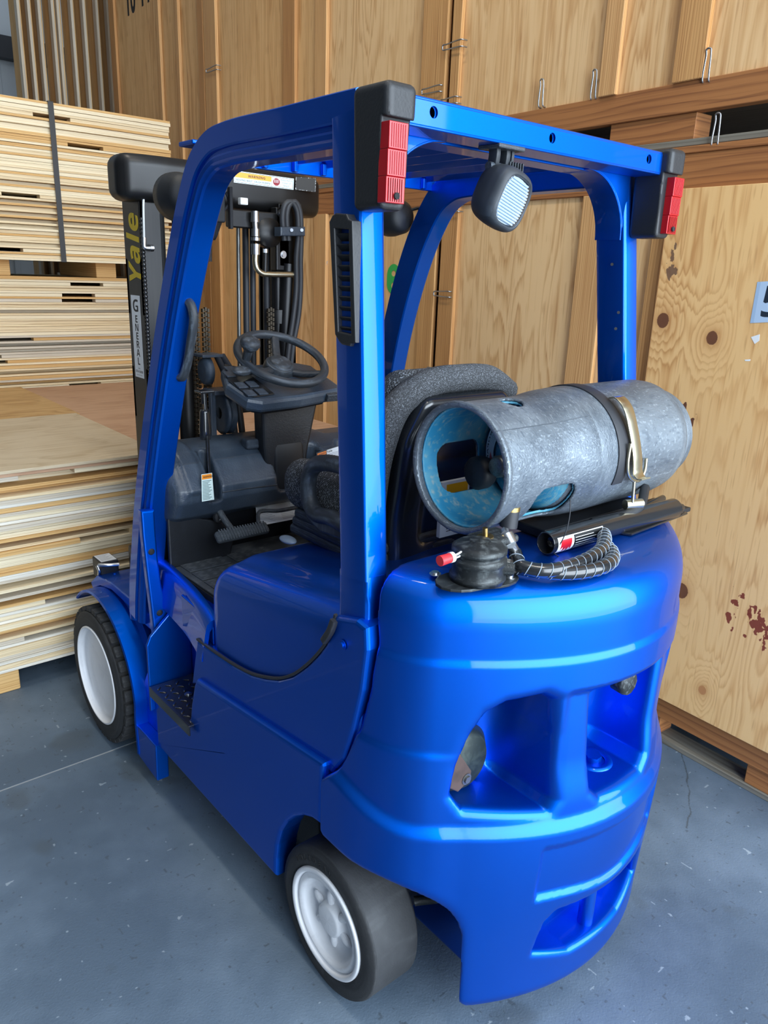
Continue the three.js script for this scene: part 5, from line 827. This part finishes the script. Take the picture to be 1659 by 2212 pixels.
  for (const z of [-0.22, 0.22]) P('fork', [box(1.61, 1.65, 0.03, 0.6, z - 0.05, z + 0.05, 0.006), box(1.61, 2.6, 0.025, 0.06, z - 0.05, z + 0.05, 0.008)], M.mast, mast);
}

// ---------------------------------------------------------------- gas bottle on the truck's back
const TX = -0.112, TY = 1.352, TZ0 = -0.268, TR = 0.152, TC = 0.137;
{ const t = thing('gas_cylinder', 'dented galvanised propane cylinder strapped across the back of the forklift', 'gas cylinder', [TX, TY - TR, 0.09]);
  const put = (g) => T(clean(g), 0, TR, -0.09);
  mesh('cylinder_body', put(lathe([[0, -0.075], [0.05, -0.072], [0.1, -0.055], [0.125, -0.03], [0.143, 0.0], [0.15, 0.03], [TR, 0.055], [TR + 0.001, 0.09], [TR, 0.2], [TR, 0.375], [0.148, 0.405], [0.135, 0.432], [0.11, 0.452], [0.06, 0.466], [0, 0.47]], 'z', 72)), M.galv, t);
  mesh('foot_ring', put(T(lathe([[0.118, 0.435], [0.124, 0.44], [0.124, 0.478], [0.12, 0.482], [0.116, 0.478], [0.116, 0.45]], 'z', 60), 0, 0, 0)), M.galv, t);
  // collar: a rolled tube with windows, cut from a curved sheet
  const collar = (x, y, z) => { const r = Math.hypot(x, y), a = Math.atan2(y, x); const rad = lerp(TC, 0.147, sstep(-0.08, 0.03, z)); let d = Math.max(Math.abs(r - rad) - 0.0035, Math.abs(z - (-0.11)) - 0.158);
    const win = (a0, ha, z0, hz) => { let da = a - a0; da = Math.atan2(Math.sin(da), Math.cos(da)); return sdBox(da * TC, z, 0, 0, z0, 0, ha * TC, hz, 1, 0.03); };
    d = smax(d, -win(-0.3, 0.46, -0.135, 0.07), 0.004); d = smax(d, -win(-2.5, 0.4, -0.09, 0.065), 0.004); d = smax(d, -win(1.72, 0.2, -0.135, 0.025), 0.003);
    const bead = Math.hypot(r - TC, z + 0.262) - 0.0078; return smin(d, bead, 0.004); };
  const col = mesh('collar', put(solid(collar, [-0.17, -0.17, -0.285], [0.17, 0.17, 0.06], 0.0042)), M.galv, t); col.userData.label = 'open collar with cut-out windows';
  const lining = (x, y, z) => { const r = Math.hypot(x, y), a = Math.atan2(y, x), rad = lerp(TC, 0.147, sstep(-0.08, 0.03, z)) - 0.0065; let d = Math.max(Math.abs(r - rad) - 0.003, Math.abs(z + 0.135) - 0.115);
    const win = (a0, ha, z0, hz) => { let da = a - a0; da = Math.atan2(Math.sin(da), Math.cos(da)); return sdBox(da * TC, z, 0, 0, z0, 0, ha * TC, hz, 1, 0.03); };
    for (const w of [win(-0.3, 0.46, -0.135, 0.07), win(-2.5, 0.4, -0.09, 0.065), win(1.72, 0.2, -0.135, 0.025)]) d = Math.max(d, -w); return d; };
  mesh('collar_lining', put(solid(lining, [-0.17, -0.17, -0.27], [0.17, 0.17, 0.01], 0.0042)), M.galvPainted, t).userData.label = 'worn blue paint inside the collar';
  mesh('end_dome', put(flip(lathe([[0, -0.0775], [0.05, -0.0745], [0.1, -0.0575], [0.123, -0.034], [0.13, -0.02]].reverse(), 'z', 60).toNonIndexed())), M.galvPainted, t);
  mesh('valve', [put(T(lathe([[0, -0.05], [0.02, -0.05], [0.026, -0.04], [0.026, -0.015], [0.018, -0.01], [0.018, 0.01]], 'z', 12), 0.02, -0.02, -0.075)), put(cyl(V(0.02, -0.02, -0.1), V(-0.03, -0.1, -0.1), 0.009, 0.009, 12))], M.dullSteel, t);
  mesh('gauge_cap', put(T(lathe([[0.035, 0], [0.04, -0.012], [0.04, -0.035], [0.03, -0.045], [0, -0.048]].reverse().map(([r, y]) => [r, y]), 'z', 24), 0.085, -0.05, -0.08)), M.hose, t);
  const ring = canvasTex(512, 256, (x, w, h) => { x.fillStyle = '#c8d3d8'; x.fillRect(0, 0, w, h); x.fillStyle = '#1c2228'; x.font = 'bold 60px sans-serif'; x.fillText('PROPANE', 150, 80); x.fillRect(20, 30, 110, 14); x.fillStyle = '#d4626a'; x.save(); x.translate(380, 160); x.rotate(Math.PI / 4); x.fillRect(-44, -44, 88, 88); x.restore(); x.fillStyle = '#566'; for (let i = 0; i < 8; i++) x.fillRect(20, 110 + i * 14, 240 - (i * 31) % 70, 4); });
  { const g = new THREE.RingGeometry(0.072, 0.112, 24, 1, 2.0, 1.9); const p = g.attributes.position, uv = g.attributes.uv; for (let i = 0; i < p.count; i++) { const a = Math.atan2(p.getY(i), p.getX(i)), r = Math.hypot(p.getX(i), p.getY(i)); const aa = a < 0 ? a + Math.PI * 2 : a; uv.setXY(i, (aa - 2.0) / 1.9, (r - 0.072) / 0.04); p.setZ(i, -0.0745 + 0.026 * Math.pow((r - 0.05) / 0.07, 2)); } g.rotateY(0); const q = g.clone(); q.scale(-1, 1, 1); const ff = flip(q.toNonIndexed()); ff.computeVertexNormals(); mesh('hazard_label', put(T(ff, 0, 0, -0.0035)), decalMat(ring), t).userData.label = 'white arc label with red hazard diamond'; }
}
// bracket, strap and gas equipment belong to the truck
{ const S = P('tank_strap', [(() => { const pts = []; for (let k = 0; k <= 30; k++) { const a = Math.PI * (-0.12 + k / 30 * 0.95); pts.push(V(TX - Math.cos(a) * (TR + 0.002), TY + Math.sin(a) * (TR + 0.002), 0.118)); } return sweep(pts, rectProfile(0.0022, 0.02, 0.001), V(0, 0, 1), 40); })()], M.hose); S.userData.label = 'black strap over the gas bottle';
  // over-centre latch
  const lx = -0.272, q = (px, py) => onX(px, py, lx);
  P('latch_lever', sweep(spline([V(-0.2, 1.487, 0.146), V(-0.215, 1.49, 0.146), V(-0.24, 1.472, 0.146), V(-0.262, 1.42, 0.15), V(-0.276, 1.36, 0.158), V(-0.28, 1.318, 0.166), V(-0.29, 1.309, 0.166), V(-0.302, 1.311, 0.166)], 40), rectProfile(0.0018, 0.018, 0.001), V(0, 0, 1), 30), M.zinc, S);
  P('latch_loop', tube([q(1362, 958), q(1356, 1000), q(1357, 1024), q(1368, 1038), q(1382, 1036), q(1392, 1018), q(1396, 990)], 0.0042, 40, 8), M.zinc, S);
  P('latch_rod', [cyl(q(1370, 1038), q(1366, 1088), 0.004, 0.004, 10), cyl(q(1362, 1092).add(V(0.012, 0, -0.005)), q(1362, 1092).add(V(-0.004, 0, 0.04)), 0.012, 0.012, 18)], M.zinc, S);
  P('tank_cradle', [box(TX - 0.09, TX + 0.09, 1.176, 1.198, -0.06, 0.36, 0.004), box(TX - 0.16, TX - 0.05, 1.172, 1.184, 0.30, 0.46, 0.003), tube([V(TX - 0.13, 1.26, 0.27), V(TX - 0.16, 1.225, 0.2), V(TX - 0.13, 1.205, 0.06)], 0.012, 16, 8)], M.black);
  // black swing-out tube with its red flame label
  const a = V(-0.262, 1.2, -0.135), b = V(-0.272, 1.197, 0.372), d = b.clone().sub(a).normalize();
  const tb = P('bracket_tube', [(() => { const L = a.distanceTo(b); const g = lathe([[0.0, 0.0], [0.021, 0.0], [0.021, -0.0]].slice(0, 0).concat([[0.0, 0.03], [0.0222, 0.03], [0.0222, 0.0005], [0.0235, -0.0005], [0.0255, 0.001], [0.0255, L - 0.005], [0.022, L], [0, L]]), 'y', 36); g.applyQuaternion(new THREE.Quaternion().setFromUnitVectors(V(0, 1, 0), d)); return g.translate(a.x, a.y, a.z); })()], M.blackGloss);
  { const L = 0.16, R = 0.0259, g = new THREE.CylinderGeometry(R, R, L, 20, 1, true, 0, 1.9); const tex = canvasTex(384, 128, (x, w, h) => { x.fillStyle = '#e8ecec'; x.fillRect(0, 0, w, h); x.fillStyle = '#101418'; x.fillRect(130, 6, 248, 116); x.fillStyle = '#fff'; x.fillRect(10, 10, 112, 108); x.fillStyle = '#c81e2c'; x.beginPath(); x.moveTo(24, 110); x.lineTo(20, 50); x.lineTo(40, 66); x.lineTo(48, 20); x.lineTo(66, 56); x.lineTo(80, 16); x.lineTo(92, 58); x.lineTo(108, 34); x.lineTo(112, 110); x.closePath(); x.fill(); x.fillStyle = '#e4e8e8'; x.font = 'bold 15px sans-serif'; for (let i = 0; i < 6; i++) x.fillRect(142, 22 + i * 16, 220 - (i * 41) % 70, 4); });
    // v runs along the tube
    const uv = g.attributes.uv; for (let i = 0; i < uv.count; i++) { const u = uv.getX(i), v = uv.getY(i); uv.setXY(i, v, u); }
    g.rotateY(-2.25); g.applyQuaternion(new THREE.Quaternion().setFromUnitVectors(V(0, 1, 0), d)); const c = a.clone().addScaledVector(d, 0.012 + L / 2); P('warning_label', g.translate(c.x, c.y, c.z), decalMat(tex, 0.35), tb).userData.label = 'black and white label with red flame'; }
  // rear latch plate and pins at the right
  P('latch_plate', [plateY([[-0.24, 0.14], [-0.20, 0.12], [-0.15, 0.2], [-0.16, 0.4], [-0.2, 0.43], [-0.225, 0.42]].map(([x, z]) => [x - 0.06, z]), 1.174, 1.18, 0.002), box(-0.285, -0.21, 1.18, 1.195, 0.2, 0.4, 0.004)], M.blackGloss);
  P('latch_pin', [cyl(V(-0.27, 1.185, 0.3), V(-0.26, 1.185, 0.43), 0.011, 0.011, 14), cyl(V(-0.23, 1.197, 0.27), V(-0.21, 1.2, 0.42), 0.009, 0.009, 14)], M.blackGloss);
  P('latch_hook', sweep(spline([V(-0.27, 1.19, 0.2), V(-0.275, 1.195, 0.26), V(-0.28, 1.197, 0.3), V(-0.287, 1.186, 0.305)], 10), rectProfile(0.002, 0.008, 0.001), V(1, 0, 0)), M.zinc);
  // gas regulator on its base plate
  const V0 = V(-0.268, 1.168, -0.352);
  const basePts = []; for (let k = 0; k < 24; k++) { const an = k / 24 * Math.PI * 2; const e = Math.pow(Math.abs(Math.cos(an)), 1.5); const r = 0.052 + 0.042 * e; basePts.push([V0.x + 0.75 * Math.sin(an) * r + 0.5 * -Math.cos(an) * r * 0.62, V0.z + Math.cos(an) * r * 0.92 + 0.35 * Math.sin(an) * r]); }
  const reg = P('gas_regulator', [T(lathe([[0, 0.0], [0.056, 0.0], [0.057, 0.01], [0.052, 0.014], [0.052, 0.034], [0.056, 0.037], [0.056, 0.047], [0.05, 0.05], [0.05, 0.056], [0.055, 0.058], [0.055, 0.068], [0.045, 0.075], [0.022, 0.078], [0.02, 0.083], [0, 0.084]], 'y', 40), V0.x + 0.0, V0.y + 0.004, V0.z)], M.grime);
  P('base_plate', plateY(basePts, V0.y - 0.002, V0.y + 0.004, 0.0015), M.grime, reg);
  for (const [px, py] of [[940, 1240], [1101, 1247]]) boltAt(onY(px, py, 1.172), V(0, 1, 0), 0.008, M.steel, reg, 'base_bolt');
  P('side_port', [cyl(V0.clone().add(V(-0.035, 0.03, 0.03)), V0.clone().add(V(-0.055, 0.03, 0.045)), 0.014, 0.012, 12), cyl(onY(1056, 1248, 1.174), onY(1056, 1248, 1.174).add(V(0, 0.034, 0)), 0.007, 0.007, 12), box(V0.x - 0.01, V0.x + 0.06, V0.y + 0.06, V0.y + 0.078, V0.z + 0.02, V0.z + 0.11, 0.008)], M.grime, reg);
  P('plug_cap', [cyl(onX(950, 1212, -0.27), onX(972, 1205, -0.27), 0.0105, 0.0095, 14)], M.redPlastic, reg).userData.label = 'red dust cap';
  P('cap_ring', [cyl(onX(971, 1205, -0.27), onX(978, 1203, -0.27), 0.0105, 0.0105, 14)], M.whitePlastic, reg);
  P('cap_wire', tube([onX(976, 1203, -0.27), onX(990, 1196, -0.27), onX(997, 1192, -0.27), onX(994, 1200, -0.268), onX(978, 1207, -0.27)], 0.0022, 30, 6), M.whitePlastic, reg);
  P('brass_stud', [cyl(onX(1048, 1165, -0.25), onX(1048, 1140, -0.25), 0.0055, 0.0055, 12), cyl(onX(1048, 1162, -0.25), onX(1048, 1158, -0.25), 0.017, 0.017, 18)], M.brass, reg);
  // coupling below the collar and the wrapped hoses
  const HXX = -0.275, h = (px, py, x = HXX) => onX(px, py, x);
  const cp = P('gas_coupling', [cyl(h(1098, 1138, -0.22), h(1104, 1102, -0.22), 0.019, 0.018, 22)], M.hose); 
  P('coupling_ring', [cyl(h(1104, 1102, -0.22), h(1105, 1093, -0.22), 0.019, 0.019, 24), cyl(h(1105, 1093, -0.22), h(1106, 1078, -0.22), 0.011, 0.011, 14)], M.brass, cp);
  P('hose_end', [cyl(h(1090, 1148, -0.24), h(1092, 1156, -0.26), 0.010, 0.010, 6), cyl(h(1092, 1155, -0.26), h(1103, 1176), 0.0155, 0.0155, 6), cyl(h(1103, 1176), h(1113, 1196), 0.0115, 0.0125, 16)], M.steel, cp);
  const wrapped = (pts, r, name = 'gas_hose') => { const c = new THREE.CatmullRomCurve3(pts, false, 'centripetal'); const m = P(name, tube(pts, r, 70, 14), M.blackGloss, cp); const L = c.getLength(), g = []; for (let s = 0.02; s < L - 0.01; s += 0.021) { const u = s / L, p = c.getPointAt(u), t = c.getTangentAt(u); const k = new THREE.TorusGeometry(r + 0.0006, 0.0011, 5, 18); k.rotateX(0.35); k.applyQuaternion(new THREE.Quaternion().setFromUnitVectors(V(0, 0, 1), t)); g.push(k.translate(p.x, p.y, p.z)); } P('spiral_wrap', g, M.greyPlastic, cp); return m; };
  const hy = (px, py, y) => onY(px, py, y);
  wrapped([h(1112, 1194), hy(1125, 1222, 1.196), hy(1150, 1230, 1.193), hy(1190, 1232, 1.193), hy(1235, 1222, 1.194), hy(1275, 1205, 1.196), hy(1300, 1186, 1.198), hy(1306, 1165, 1.2), hy(1302, 1148, 1.196)], 0.0145);
  wrapped([hy(1082, 1218, 1.196), hy(1110, 1224, 1.19), hy(1180, 1236, 1.186), hy(1240, 1237, 1.186), hy(1295, 1227, 1.187), hy(1320, 1212, 1.187), hy(1321, 1192, 1.187), hy(1308, 1178, 1.187)], 0.0145);
  P('hose_end', [cyl(hy(1072, 1214, 1.2), hy(1098, 1222, 1.194), 0.015, 0.013, 14)], M.dullSteel, cp);
  P('wire_tie', tube([h(1232, 1078, -0.29), h(1231, 1110, -0.295), h(1222, 1150, -0.295), h(1205, 1183, -0.285), h(1196, 1192, -0.28), h(1222, 1212, -0.29)], 0.0013, 40, 5), M.hose, cp);
}
renderer.render(scene, camera);
